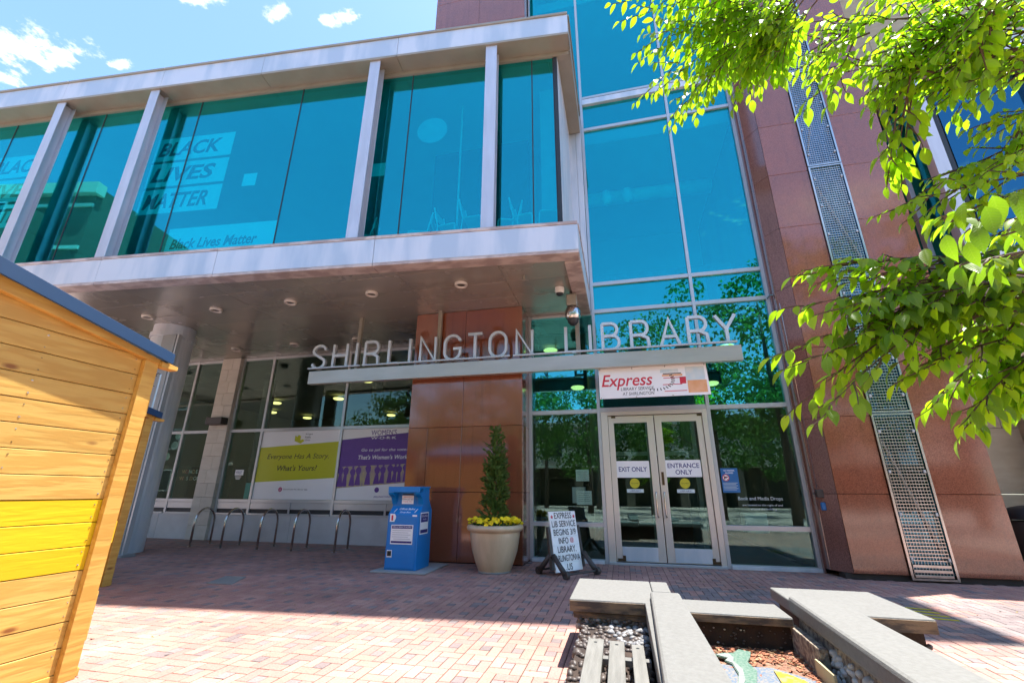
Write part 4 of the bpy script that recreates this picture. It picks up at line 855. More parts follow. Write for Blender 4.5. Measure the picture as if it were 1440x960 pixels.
boxo('floor_slab', 'paint_metal', RW, RX, 16, RY-.05, 12, 5.5, 6.05, .004)
for x, w in ((RX+.18, .13), (9.9, .13), (12.7, .13)): boxo('post', 'post_metal', RW, x-w, x+w, RY+.02, RY+.25, 6.06, 10.83, .006)
boxo('post', 'post_metal', RW, RX+.06, RX+.16, RY+1.0, RY+1.15, 6.06, 10.83, .006)
boxo('pane', 'strip_glass', RW, RX+.72, 9.6, RY+.40, RY+.412, 6.06, 10.6); boxo('pane', 'strip_glass', RW, 9.64, 16, RY+.40, RY+.412, 6.06, 10.6)
boxo('window_head', 'dark_seal', RW, RX+.3, 16, RY+.38, RY+.45, 10.6, 10.83); boxo('corner_post', 'dark_seal', RW, RX+.3, RX+.68, RY+.38, RY+.5, 6.06, 10.6)
boxo('pane', 'glass_up', RW, RX+.28, RX+.292, RY+.52, 12, 6.06, 10.83)
boxo('interior_wall', 'int_dark', RW, RX+.6, 16, RY+2.0, RY+2.1, 6.06, 10.8)
boxo('pilaster', 'limestone_tan', RW, 8.45, 9.0, 11.5, 12, 0, 5.5, .01)
BN2 = thing('litter_bin', 'dark glossy litter bin with a domed top beside the right edge of the granite tower', 'bin', (7.35, 10.9, 0))
MB().lathe([(.34, .04), (.36, .1), (.36, .86), (.34, .9)], (7.38, 10.9, 0), 28).build('body', 'dark_plastic', BN2, smooth=True); MB().lathe([(.37, .93), (.37, 1.0), (.3, 1.12), (.12, 1.17), (0, 1.18)], (7.38, 10.9, 0), 28).build('lid', 'dark_seal', BN2, smooth=True)
for a in range(4): MB().box(7.38+.30*math.cos(a*1.57+.8)-.03, 7.38+.30*math.cos(a*1.57+.8)+.03, 10.9+.3*math.sin(a*1.57+.8)-.03, 10.9+.3*math.sin(a*1.57+.8)+.03, .9, .94).build('lug', 'dark_plastic', BN2)

# ------------------------------------------------------------------ ballot box
PD = boxo('concrete_pad', 'concrete', None, -4.50, -3.46, 7.98, 9.12, 0.003, .03, .006); tag(PD, 'thin grey concrete pad under the blue ballot box', 'pad')
BB = thing('ballot_box', 'bright blue official ballot drop box with white notices on a concrete pad', 'ballot box', (-4.02, 8.5, .03))
bx0, bx1 = -4.33, -3.71
body = MB(); prof = [(8.16, .03), (8.16, .97), (8.30, 1.10), (8.30, 1.44), (8.58, 1.44), (8.60, 1.22), (8.76, 1.02), (8.76, .03)]
body.prism([(bx0, y, z) for y, z in prof], (bx1-bx0, 0, 0)); body.build('body', 'ballot', BB, .008)
hd = MB()
hd.prism([(bx0-.01, y, z) for y, z in ((8.10, 1.36), (8.10, 1.46), (8.60, 1.465), (8.60, 1.43), (8.2, 1.43))], (bx1-bx0+.02, 0, 0)).build('hood', 'ballot', BB, .005)
for xx in (bx0-.01, bx1-.09): MB().prism([(xx, 8.10, 1.36), (xx, 8.299, 1.36), (xx, 8.299, 1.14), (xx, 8.24, 1.26), (xx, 8.12, 1.32)], (.10, 0, 0)).build('hood_cheek', 'ballot', BB, .004)
boxo('slot_panel', 'ballot', BB, -4.16, -3.86, 8.285, 8.299, 1.12, 1.36, .004); boxo('slot', 'dark_seal', BB, -4.12, -3.90, 8.278, 8.284, 1.315, 1.33)
boxo('door_panel', 'ballot', BB, bx0+.03, bx1-.03, 8.148, 8.159, .06, .93, .004)
def lbl(x0, x1, z0, z1, y=8.145, parent=BB): return boxo('label_plate', 'paper', parent, x0, x1, y-.003, y, z0, z1)
fy = 8.2765
p = lbl(-4.13, -3.89, 1.15, 1.30, fy); text('lettering', 'PUSH & LET GO', 'navy', p, (-4.12, fy-.0042, 1.22), X_, Z_, .22, .03); text('lettering', 'THANK YOU', 'red', p, (-4.10, fy-.0042, 1.18), X_, Z_, .18, .02); text('lettering', 'BALLOTS', 'red', p, (-4.1, fy-.0042, 1.265), X_, Z_, .18, .02)
sx = Vector((0, .14, .13)).normalized()
text('lettering', 'Official Ballot', 'paper', BB, (-4.15, 8.155+.078, .97+.075), X_, sx, .32, .05, shear=.2, bold=.02); text('lettering', 'Drop Box', 'paper', BB, (-4.11, 8.157+.018, .97+.018), X_, sx, .22, .045, shear=.2, bold=.02)
for xx in (-4.24, -3.82): MB().add([(xx, 8.19, 1.0), (xx+.015, 8.19, 1.0), (xx+.05, 8.255, 1.065), (xx+.035, 8.255, 1.065)], [(0, 1, 2, 3)]).build('slash', 'paper', BB).location.y -= .006
p = lbl(-4.24, -3.80, .46, .79); boxo('header', 'navy', p, -4.225, -3.815, 8.1405, 8.1415, .725, .775); text('lettering', 'Official Ballot Drop Box', 'paper', p, (-4.21, 8.1395, .735), X_, Z_, .38, .03)
boxo('footer', 'navy', p, -4.225, -3.815, 8.1405, 8.1415, .48, .515)
for k in range(5): boxo('printed_line', 'grey_metal', p, -4.21+.03*(k > 3), -3.84-.05*(k % 2), 8.1405, 8.1415, .69-k*.036, .696-k*.036)
MB().prism([(-4.28, 8.142, .84), (-4.19, 8.142, .84), (-4.16, 8.142, .90), (-4.16, 8.142, .94), (-4.19, 8.142, .98), (-4.28, 8.142, .98)], (0, -.002, 0)).build('voter_sticker', 'paper', BB); boxo('sticker_mark', 'red', BB, -4.25, -4.215, 8.138, 8.1395, .86, .955)
boxo('code_sticker', 'paper', BB, -4.29, -4.19, 8.1425, 8.1455, .24, .36); boxo('sticker_mark', 'black', BB, -4.28, -4.20, 8.1405, 8.142, .26, .345)
boxo('tag', 'paper', BB, -3.83, -3.74, 8.1425, 8.146, .935, .965)
p = boxo('side_notice', 'paper', BB, bx1, bx1+.003, 8.24, 8.60, .62, 1.00); boxo('header', 'navy', p, bx1+.0032, bx1+.004, 8.26, 8.58, .83, .98); boxo('footer', 'navy', p, bx1+.0032, bx1+.004, 8.26, 8.58, .64, .70)
text('lettering', 'Official Ballot', 'paper', p, (bx1+.005, 8.28, .92), (0, 1, 0), Z_, .28, .035); text('lettering', 'Drop Box', 'paper', p, (bx1+.005, 8.34, .86), (0, 1, 0), Z_, .16, .035)

# ------------------------------------------------------------------ flower pot, conifer, flowers
pc = (-2.38, 8.66)
PO = thing('flower_pot', 'large sand-coloured round pot with a rolled rim in front of the granite pier', 'pot', (*pc, 0))
MB().lathe([(0, .0), (.27, .0), (.30, .03), (.36, .18), (.42, .36), (.455, .56), (.465, .66), (.46, .675), (.49, .69), (.525, .72), (.53, .76), (.505, .795), (.46, .80), (.43, .785), (.42, .74), (.42, .70)], (*pc, 0), 48).build('bowl', 'pot', PO, smooth=True)
MB().lathe([(.285, .001), (.300, .004), (.306, .03), (.300, .031)], (*pc, 0), 40).build('foot_stain', 'concrete', PO)
MB().lathe([(0, .735), (.425, .725)], (*pc, 0), 24).build('soil', 'soil', PO)
def leafgeo(L_=1, W_=.5, fold=.12, curl=.15):
    vs = [(0, 0, 0)]; fs = []
    prof = [(.12, .55), (.30, .95), (.5, 1.0), (.72, .72), (.88, .3)]
    for t, w in prof:
        z = -curl*L_*t*t
        vs += [(-W_*w/2*L_, t*L_, z+fold*w*L_*.5), (0, t*L_, z), (W_*w/2*L_, t*L_, z+fold*w*L_*.5)]
    vs.append((0, L_, -curl*L_))
    fs += [(0, 2, 1), (0, 3, 2)]
    for i in range(len(prof)-1):
        a = 1+3*i; fs += [(a, a+1, a+4, a+3), (a+1, a+2, a+5, a+4)]
    a = 1+3*(len(prof)-1); e = len(vs)-1; fs += [(a, a+1, e), (a+1, a+2, e)]
    return [Vector(v) for v in vs], fs
def orient(d, up_=Vector((0, 0, 1)), roll=0):
    y = d.normalized(); x = y.cross(up_)
    x = x.normalized() if x.length > 1e-4 else Vector((1, 0, 0)); z = x.cross(y)
    return Matrix((x, y, z)).transposed() @ Matrix.Rotation(roll, 3, 'Y')
CF = thing('conifer_shrub', 'slim upright conifer with a wispy top growing from the sand-coloured pot', 'shrub', (*pc, .73))
MB().tube([(*pc, .7), (pc[0]+.01, pc[1], 1.6), (pc[0]-.01, pc[1], 2.5)], [.025, .016, .005], 6).build('trunk', 'bark', CF)
mb = MB()
sv = [(-.012, 0, 0), (.012, 0, 0), (.03, .5, 0), (0, 1, 0), (-.03, .5, 0)]
for i in range(950):
    t = random.random()**.85; z = .80+1.78*t
    rmax = (.25*(1-t)**.5*(1+.12*math.sin(z*9)) + .03)*(.88 if t > .75 else 1)
    if t > .68 and random.random() < .62: continue
    if math.sin(z*7+3*random.random()) > .93: continue
    a = random.uniform(0, 6.283); r0 = rmax*random.uniform(.05, .75)
    base = Vector((pc[0]+r0*math.cos(a), pc[1]+r0*math.sin(a), z)); a2 = a+random.uniform(-.6, .6)
    d = Vector((math.cos(a2), math.sin(a2), random.uniform(.3, 1.3))).normalized(); ln = random.uniform(.10, .22)*(1.0 if t < .8 else .7)
    for k in range(4):
        d2 = (d+Vector([random.uniform(-.5, .5) for _ in range(3)])).normalized(); Mx = orient(d2, roll=random.uniform(-1.5, 1.5)); b0 = base+d*ln*.2*k
        l2 = ln*random.uniform(.4, .65)
        mb.add([b0+Mx @ Vector((v[0]*.8, v[1]*l2, v[2])) for v in sv], [(0, 1, 2, 3, 4)])
mb.build('foliage', 'conifer', CF, stuff=True)
FL = thing('yellow_flowers', 'ring of small yellow bedding flowers round the foot of the potted conifer', 'flowers', (*pc, .75))
mb = MB()
lv, lf = leafgeo(.09, .55)
for i in range(160):
    a = random.uniform(0, 6.283); r = random.uniform(.2, .46); b0 = Vector((pc[0]+r*math.cos(a), pc[1]+r*math.sin(a), .76+random.uniform(0, .05))); Mx = orient(Vector((math.cos(a+random.uniform(-1, 1)), math.sin(a+random.uniform(-1, 1)), random.uniform(.1, .9))))
    mb.add([b0+Mx @ v for v in lv], lf)
mb.build('leaves', 'flower_leaf', FL, stuff=True)
fm = MB()
for k in range(5):
    a = k*1.2566
    for q in (0,): fm.add([(0, 0, .0), (.032*math.cos(a-.6), .032*math.sin(a-.6), .008), (.042*math.cos(a), .042*math.sin(a), .004), (.032*math.cos(a+.6), .032*math.sin(a+.6), .008)], [(0, 1, 2, 3)])
first = None
for i in range(150):
    a = random.uniform(0, 6.283); r = random.uniform(.26, .50); zz = .82+random.uniform(0, .10)-(.02 if r > .46 else 0)
    loc = (pc[0]+r*math.cos(a), pc[1]+r*math.sin(a), zz); rot = (random.uniform(.2, 1.3)*-math.sin(a+1.57)*-1, random.uniform(-.6, .6), random.uniform(0, 6))
    if first is None: first = fm.build('flower', 'flower', FL, loc=loc)
    else: o = inst('flower', first.data, FL, loc, (R(random.uniform(10, 80)), R(random.uniform(-30, 30)), random.uniform(-.8, .8)), [random.uniform(.7, 1.1)]*3)

# ------------------------------------------------------------------ A-frame sign
AS = thing('sidewalk_sign', 'white letter board in a dark rolling frame reading EXPRESS LIB SERVICE BEGINS 3/9', 'sidewalk sign', (-1.06, 8.72, 0))
ac = Vector((-1.05, 8.72, 0)); au = Vector((.62, .785, 0)).normalized(); an = Vector((.785, -.62, 0)).normalized()   # au to the right, an to the reader
tilt = .16
uz = (Vector((0, 0, 1))-an*tilt).normalized()
def AP(a, z, o=0): return ac+au*a+uz*z+an*(o+.06)
pw = .335
p = MB(); p.hexa([AP(-pw, .06, 0), AP(pw, .06, 0), AP(pw, .06, -.03), AP(-pw, .06, -.03), AP(-pw, 1.05, 0), AP(pw, 1.05, 0), AP(pw, 1.05, -.03), AP(-pw, 1.05, -.03)]); p.build('letter_board', 'paper', AS, .003)
for k in range(1, 7): z = .06+k*.141; MB().hexa([AP(-pw, z, .0035), AP(pw, z, .0035), AP(pw, z, .0005), AP(-pw, z, .0005), AP(-pw, z+.004, .0035), AP(pw, z+.004, .0035), AP(pw, z+.004, .0005), AP(-pw, z+.004, .0005)]).build('letter_rail', 'skyprint', AS)
rowsT = [('EXPRESS', .44), ('LIB SERVICE', .60), ('BEGINS 3/9', .56), ('INFO', .24), ('LIBRARY.', .46), ('ARLINGTONVA', .60), ('.US', .16)]
for k, (s, w) in enumerate(rowsT):
    z = .06+(6-k)*.141+.022; cxs = -.06 if s == 'INFO' else 0.0
    text('lettering', s, 'black', AS, AP(cxs, z, .006), au, uz, w, .105, align='C', bold=.004)
def star(cx, cz, r):
    P5 = []
    for i in range(10):
        a = math.pi/2+i*math.pi/5; rr = r if i % 2 == 0 else r*.42; P5.append(AP(cx+rr*math.cos(a), cz+rr*math.sin(a), .006))
    MB().prism(P5, -an*.002).build('star', 'red', AS)
star(-.28, .96, .04); star(.28, .96, .04)
text('lettering', '@', 'red', AS, AP(.15, .06+3*.141+.03, .006), au, uz, .09, .09, align='C')
for s in (-1, 1):
    m = MB(); q = [AP(s*(pw+.035), z, .0) for z in (.12, .62)]
    c = q[0]; u_ = s*(pw+.045); m.hexa([AP(u_-.035, .10, .0), AP(u_+.035, .10, .0), AP(u_+.035, .10, -.07), AP(u_-.035, .10, -.07), AP(u_-.024, .80, -.0), AP(u_+.024, .80, -.0), AP(u_+.024, .80, -.06), AP(u_-.024, .80, -.06)])
    m.build('upright', 'dark_plastic', AS, .008)
    sc_ = ac+au*s*(pw+.045)
    for e in (1, -1):
        f = sc_+an*e*.34; mt = sc_+an*.04*e
        MB().tube([mt+Vector((0, 0, .34)), sc_+an*e*.22+Vector((0, 0, .16)), f+Vector((0, 0, .06))], [.04, .045, .045], 8).build('foot', 'dark_plastic', AS, smooth=True)
        MB().tube([f+Vector((0, 0, .065))-au*.035, f+Vector((0, 0, .065))+au*.035], .065, 14).build('wheel', 'dark_plastic', AS)
for e in (1, -1): MB().tube([ac+au*(-pw-.04)+an*e*.34+Vector((0, 0, .07)), ac+au*(pw+.04)+an*e*.34+Vector((0, 0, .07))], .018, 8).build('cross_bar', 'dark_plastic', AS)

# ------------------------------------------------------------------ bike racks
names = ['leftmost, next to the limestone pillar', 'second from the left', 'middle one, in front of the lime poster', 'second from the right', 'rightmost, nearest the blue ballot box']
rk = None
for k, x in enumerate((-10.93, -9.98, -8.90, -7.92, -6.75)):
    if rk is None:
        rk = thing('bike_rack', 'x', 'bike rack', (x, 10.5, 0), 'stainless bike hoops along the window wall')
        pts = [(x, 10.15, 0), (x, 10.15, .58)]+[(x, 10.5-.35*math.cos(R(a)), .58+.34*math.sin(R(a))) for a in range(15, 180, 15)]+[(x, 10.85, .58), (x, 10.85, 0)]
        MB().tube(pts, .026, 12).build('hoop', 'steel', rk, smooth=True)
        for yy in (10.15, 10.85): MB().lathe([(.026, .012), (.07, .008), (.07, 0)], (x, yy, 0), 16).build('foot_flange', 'steel', rk)
        o = rk
    else:
        o = rk.copy(); COL.objects.link(o); o.location = (x, 10.5, 0)
        for c in list(rk.children): d = c.copy(); COL.objects.link(d); d.parent = o
    o.rotation_euler = (0, 0, R(8)*(1 if k else 1)); o['label'] = 'stainless steel hoop bike rack, ' + names[k]

# ------------------------------------------------------------------ kiosks
def kiosk(name, label, dx, dy, yellow, grp):
    T = thing(name, label, 'kiosk', (-4.35+dx, 3.1+dy, 0), grp)
    x = -4.30+dx
    def roofz(y): return 2.55+(3.33-abs(y-1.4)-1.4)*.235      # underside of the rake board at wall plane, y measured before dy
    ya, yb = -.35, 3.24
    k = 0
    for k in range(17):
        z0 = .06+k*.18; z1 = z0+.174
        zl_ = roofz(ya) ; ylo, yhi = ya, yb
        if z0 > 3.0: break
        m = 'wood_yellow' if yellow and k in (4, 5, 6) else 'wood'
        j = random.uniform(-.006, .006); e_ = random.uniform(-.012, .012)
        hb = min(1.84+e_, (3.0-z0)/.2165); ht = min(1.84+e_, (3.0-z1)/.2165)
        if ht < .08: break
        lo_b, lo_t = max(ya, 1.4-hb), max(ya, 1.4-ht)
        o = MB().prism([(x+j*.5, lo_b, z0), (x+j*.5, 1.4+hb, z0), (x+j*.5, 1.4+ht, z1), (x+j*.5, lo_t, z1)], (-.03, 0, 0)).build('plank', m, T, .003, seg=1)
        o.location.y += dy
        if z0 < 2.5:
            nl = MB()
            for yn in (ya+.08, .45, 1.4, 2.35, 3.03):
                for zn in (z0+.04, z0+.135): nl.tube([(x+j*.5-.001, yn+dy+random.uniform(-.012, .012), zn), (x+j*.5+.0025, yn+dy, zn)], .0045, 6)
            nl.build('nail', 'steel', o if False else T, stuff=True)
        if k > 0 and z0 < 2.3:
            pass
    def B(nm, m, x0, x1, y0, y1, z0, z1, bv=.004):
        o = boxo(nm, m, T, x0+dx, x1+dx, y0+dy, y1+dy, z0, z1, bv); return o
    B('corner_post', 'wood_edge', -4.297, -4.245, 3.075, 3.20, .0, 2.545); B('corner_post', 'wood_edge', -4.297, -4.245, -.35, -.23, 0, 2.545)
    B('sill_board', 'wood_edge', -4.36, -4.29, -.35, 3.25, 0, .058)
    # back wall planks (facing the library) and far wall
    for k in range(14):
        z0 = .06+k*.18; B('plank', 'wood', -6.85, -4.38, 3.205, 3.235, z0, z0+.174)
    for k in range(14):
        z0 = .06+k*.18; B('plank', 'wood', -6.88, -6.85, -.3, 3.2, z0, z0+.174); 
        B('plank', 'wood', -6.85, -4.36, -.36, -.33, z0, z0+.174)
    B('floor', 'wood_edge', -6.85, -4.34, -.3, 3.2, .02, .06)
    # rake boards and roof sheets
    for s in (1, -1):
        def Y(y): return 1.4+s*(y-1.4)+dy
        e = 3.25; zr = 2.955; ze = 2.557; 
        m = MB(); m.prism([(-4.235+dx, Y(1.4), zr+.02), (-4.235+dx, Y(e+.08), ze+.0), (-4.235+dx, Y(e+.06), ze-.05), (-4.235+dx, Y(1.4), zr-.11)], (-.055, 0, 0)); m.build('rake_board', 'wood_edge', T, .003)
        m = MB(); m.prism([(-4.16+dx, Y(1.4), zr+.105), (-4.16+dx, Y(e+.02), ze+.085), (-4.16+dx, Y(e+.02), ze-.015), (-4.16+dx, Y(1.4), zr-.015)], (-.02, 0, 0)); m.build('roof_trim', 'blue_roof', T, .003)
        m = MB(); m.prism([(-4.18+dx, Y(1.4), zr+.10), (-4.18+dx, Y(e+.02), ze+.08), (-4.18+dx, Y(e+.02), ze+.0), (-4.18+dx, Y(1.4), zr+.02)], (-2.85, 0, 0)); rf = m.build('roof', 'blue_roof_top', T)
        for r in range(10):
            xx = -4.3-r*.28+dx; MB().prism([(xx, Y(1.4), zr+.118), (xx, Y(e+.02), ze+.098), (xx, Y(e+.02), ze+.118), (xx, Y(1.4), zr+.138)], (-.03, 0, 0)).build('rib', 'blue_roof_top', rf)
        MB().hexa([(-4.30+dx, Y(3.2), 2.50), (-4.20+dx, Y(3.2), 2.50), (-4.20+dx, Y(3.36), 2.50), (-4.30+dx, Y(3.36), 2.50), (-4.30+dx, Y(3.2), 2.555), (-4.20+dx, Y(3.2), 2.555), (-4.20+dx, Y(3.36), 2.54), (-4.30+dx, Y(3.36), 2.54)]).build('eave_block', 'wood_edge', T, .003)
    return T
kiosk('market_kiosk', 'wooden plank kiosk with a yellow painted band and blue metal roof in the left foreground', 0, 0, True, 'wooden market kiosks')
kiosk('market_kiosk', 'second wooden kiosk with blue roof, mostly hidden behind the foreground kiosk', -3.46, 2.76, False, 'wooden market kiosks')
SLP = thing('string_light_pole', 'thin white pole with a black cable and bulb rising from the second kiosk roof', 'light pole', (-7.72, 5.95, 2.55))
MB().tube([(-7.72, 5.90, 2.55), (-7.72, 5.90, 3.30)], .014, 8).build('pole', 'alu', SLP); MB().tube([(-7.72, 5.90, 3.30), (-7.74, 5.86, 3.31), (-7.76, 5.84, 3.27)], .008, 6).build('hook', 'cable', SLP)
MB().tube([(-7.75, 5.86, 3.26), (-7.6, 5.55, 3.13), (-7.3, 5.1, 3.1), (-6.9, 4.6, 3.15)], .006, 5).build('cable', 'cable', SLP)
MB().tube([(-7.75, 5.86, 3.08), (-7.55, 5.45, 3.0), (-7.2, 5.0, 2.98), (-6.9, 4.6, 3.05)], .005, 5).build('cable', 'cable', SLP)
MB().tube([(-7.66, 5.7, 3.19), (-7.66, 5.7, 3.10)], .02, 8).build('socket', 'cable', SLP); MB().blob((-7.66, 5.7, 3.055), (.03, .03, .04), 0, 0).build('bulb', 'fish_yellow', SLP, smooth=True)

# ------------------------------------------------------------------ mosaic seat planter
MP = thing('mosaic_planter', 'low planter of pale stone seats on pebble walls round a mulch bed', 'planter', (.9, 4.2, 0))
def slab(x0, x1, y0, y1, z0, z1, bv=.012, m='slab', lip=True):
    o = boxo('seat_slab', m, MP, x0, x1, y0, y1, z0, z1, bv); return o
# z tops: .5 for cross slabs, .56 for long slabs, .44 for the low sill
o = slab(-.53, .20, 4.43, 5.42, .40, .50); slab(.204, .375, 4.93, 5.42, .40, .50)
slab(1.35, 2.21, 4.43, 5.42, .40, .50)
MB().prism([(.17, 4.62, .42), (.42, 4.62, .42), (.455, 1.6, .42), (.10, 1.6, .42)], (0, 0, .135)).build('seat_slab', 'slab', MP, .02)
boxo('slab_edge', 'slab', MP, .115, .16, 1.6, 4.44, .36, .50, .006)
MB().prism([(1.30, 4.70, .43), (1.40, 4.78, .43), (1.66, 4.43, .43), (1.62, 1.5, .43), (1.22, 1.5, .43)], (0, 0, .13)).build('seat_slab', 'slab', MP, .025)
slab(.43, 1.26, 4.50, 4.97, .37, .44)
for (x0, x1, y, z0, z1) in ((-.525, .11, 4.428, .405, .487), (1.66, 2.205, 4.428, .402, .487), (.44, 1.25, 4.498, .372, .428)):  # slab fronts: real brown stain plus painted shade, right one mainly shade
    boxo('stained_shaded_face', 'slab_dark', MP, x0, x1, y-.004, y+.01, z0, z1, .002)
# front faces: brown stain, with shade painted into the same dark colour
boxo('stained_shaded_edge', 'slab_dark', MP, -.50, .16, 4.45, 4.60, .35, .398, .006)
boxo('inner_wall', 'dark_mortar', MP, .40, 1.30, 4.55, 4.85, .0, .368)
boxo('pedestal', 'dark_mortar', MP, -.46, .36, 4.50, 5.36, 0, .349); boxo('pedestal', 'dark_mortar', MP, 1.40, 2.14, 4.50, 5.36, 0, .398)
MB().hexa([(-.50, 1.6, 0), (.14, 1.6, 0), (.14, 4.50, 0), (-.48, 4.50, 0), (-.42, 1.6, .24), (.10, 1.6, .24), (.10, 4.50, .30), (-.42, 4.50, .30)]).build('bench_base', 'dark_mortar', MP)
MB().hexa([(.14, 1.6, 0), (.44, 1.6, 0), (.42, 4.55, 0), (.14, 4.55, 0), (.14, 1.6, .36), (.44, 1.6, .36), (.42, 4.55, .36), (.14, 4.55, .36)]).build('wall_core', 'tooled', MP)
MB().hexa([(1.28, 1.5, 0), (2.0, 1.5, 0), (2.1, 4.5, 0), (1.28, 4.62, 0), (1.34, 1.5, .42), (1.62, 1.5, .42), (1.66, 4.45, .42), (1.34, 4.62, .42)]).build('wall_core', 'tooled', MP)
boxo('tooled_panel', 'tooled', MP, 1.24, 1.30, 3.98, 4.60, .0, .37, .006); boxo('cream_tile', 'cream_tile', MP, 1.215, 1.235, 3.72, 4.02, .12, .30, .004)
MB().box(.43, 1.26, 1.5, 4.55, -.01, .19).build('planting_bed', 'mulch', MP)
# pebbles
pebs = []
def peb(c, r, kind, n=None): pebs.append((Vector(c), r, kind))
for i in range(900):   # front of pedestal and bench base top/side (left)
    u = random.random()
    if u < .30: x = random.uniform(-.46, .14); z = random.uniform(.28, .345); y = 4.47; kd = 'pebble' if random.random() < .7 else 'pebble_grey'
    elif u < .80:
        x = random.uniform(-.42, .11); y = random.uniform(2.6, 4.46); z = .24+.06*(y-1.6)/2.9+.004; kd = 'pebble_grey' if y > 4.0 and x > -.2 and random.random() < .6 else 'pebble'
    else:
        y = random.uniform(2.6, 5.3); z = random.uniform(.02, .27 if y < 4.45 else .36); x = -.50+.08*(z/.27)+(.03 if y > 4.45 else 0); kd = 'pebble' if random.random() < .55 else 'pebble_grey'
    if random.random() < .012: kd = 'pebble_blue'
    peb((x, y, z), random.uniform(.020, .036), kd)
for i in range(330):   # white stones under the right slab
    y = random.uniform(2.2, 4.0); z = random.uniform(.03, .36); x = 1.30+.04*(z/.42)
    peb((x, y, z), random.uniform(.022, .045), 'pebble_white')
for i in range(40): peb((random.uniform(.45, 1.24), 4.54, random.uniform(.21, .34)), random.uniform(.006, .012), 'pebble_white' if i < 8 else 'pebble')
for i in range(60):
    z = random.uniform(.02, .30); peb((random.uniform(1.75, 2.13), 4.48, z), random.uniform(.03, .06) if z > .2 else .03, 'pebble_grey' if z > .2 else 'pebble')
for i in range(60): peb((2.15, random.uniform(4.5, 5.3), random.uniform(.02, .38)), .035, 'pebble')
def inframe(c):
    q = prj(c); return q and -20 < q[0] < 1460 and -20 < q[1] < 965
pebs.sort(key=lambda p: (not inframe(p[0]), (p[0]-EYE).length/p[1]))
pm = {}
rest = {}
for i, (c, r, kd) in enumerate(pebs):
    if i < 290 and inframe(c):
        v = random.randrange(3)
        if (kd, v) not in pm:
            random.seed(100+v); mb = MB().blob((0, 0, 0), (1, .78, .62), 0, .12, (8, 5)); random.seed(i)
            o = mb.build('pebble', kd, MP, smooth=True, loc=tuple(c)); pm[(kd, v)] = o.data; o.scale = (r, r, r)
        else: inst('pebble', pm[(kd, v)], MP, c, (random.uniform(-.6, .6), random.uniform(-.6, .6), random.uniform(0, 6)), (r, r, r))
    else: rest.setdefault(kd, MB()).blob(c, (r, r*.8, r*.65), 0, .1, (6, 4))
for kd, mb in rest.items(): mb.build('pebble_mosaic', kd, MP, smooth=True, stuff=True)
random.seed(21)
# mulch chips
mb = MB(); mb2 = MB()
for i in range(1500):
    x, y = random.uniform(.44, 1.25), random.uniform(3.0, 4.53)
    if y < 4.2 and .6 < x < 1.12 and random.random() < .9: continue
    a = random.uniform(0, 3.14); l = random.uniform(.008, .028); w = l*random.uniform(.2, .45); z = .192+random.uniform(0, .012)
    d = Vector((math.cos(a), math.sin(a), random.uniform(-.3, .3)))*l; n = Vector((-math.sin(a), math.cos(a), random.uniform(-.4, .4)))*w; c = Vector((x, y, z))
    (mb if random.random() < .8 else mb2).prism([c-d-n, c+d-n, c+d+n, c-d+n], (0, 0, .004))
mb.build('mulch', 'chip', MP, stuff=True); mb2.build('mulch', 'chip_light', MP, stuff=True)
# mosaic fish bed
MB().prism([(.47, 3.2, .195), (1.2, 3.2, .195), (1.16, 3.9, .195), (.95, 4.08, .195), (.70, 4.05, .195), (.52, 4.1, .195)], (0, 0, .012)).build('mosaic_ground', 'mosaic_bg', MP)
MB().prism([(.66, 4.28, .208), (.74, 4.30, .208), (.80, 4.40, .208), (.88, 4.36, .208), (.84, 4.22, .208), (.80, 4.12, .208), (.82, 3.95, .208), (.76, 3.72, .208), (.68, 3.55, .208), (.62, 3.60, .208), (.68, 3.85, .208), (.68, 4.05, .208), (.64, 4.10, .208), (.67, 4.16, .208), (.58, 4.22, .208)], (0, 0, .012)).build('mosaic_fish', 'fish_green', MP)
MB().prism([(.60, 4.22, .2215), (.70, 4.27, .2215), (.72, 4.18, .2215), (.70, 4.10, .2215), (.73, 3.95, .2215), (.70, 3.75, .2215), (.64, 3.58, .2215), (.63, 3.62, .2215), (.685, 3.86, .2215), (.685, 4.06, .2215), (.645, 4.10, .2215), (.675, 4.16, .2215)], (0, 0, .003)).build('fish_belly', 'fish_white', MP)
MB().prism([(.94, 4.0, .208), (.98, 3.98, .208), (1.08, 3.86, .208), (1.12, 3.72, .208), (1.0, 3.6, .208), (.92, 3.72, .208)], (0, 0, .01)).build('mosaic_fish', 'fish_yellow', MP)
# slatted bench
BC = thing('slatted_bench', 'weathered grey three-slat bench top beside the long stone slab', 'bench', (-.1, 3.2, .3))
for (a, b, c, d, y1) in ((-.315, -.205, -.27, -.185, 3.71), (-.165, -.065, -.145, -.06, 3.69), (-.018, .062, -.015, .072, 3.645)):
    MB().prism([(a+.02, 1.6, .375), (b+.02, 1.6, .375), (b, y1, .375), (a, y1, .375)], (0, 0, .028)).build('slat', 'slat', BC, .004)
    MB().tube([((a+b)/2, y1-.08, .4035), ((a+b)/2, y1-.08, .4045)], .012, 8).build('bolt_hole', 'dark_seal', BC).scale = (1, 1, 1)
boxo('support_bar', 'slab', BC, -.30, .10, 3.42, 3.48, .335, .373, .003); boxo('support_bar', 'slab', BC, -.30, .10, 2.0, 2.06, .335, .373, .003)
for x in (-.25, .04): boxo('support_leg', 'slab', BC, x, x+.05, 3.42, 3.48, .26, .334)

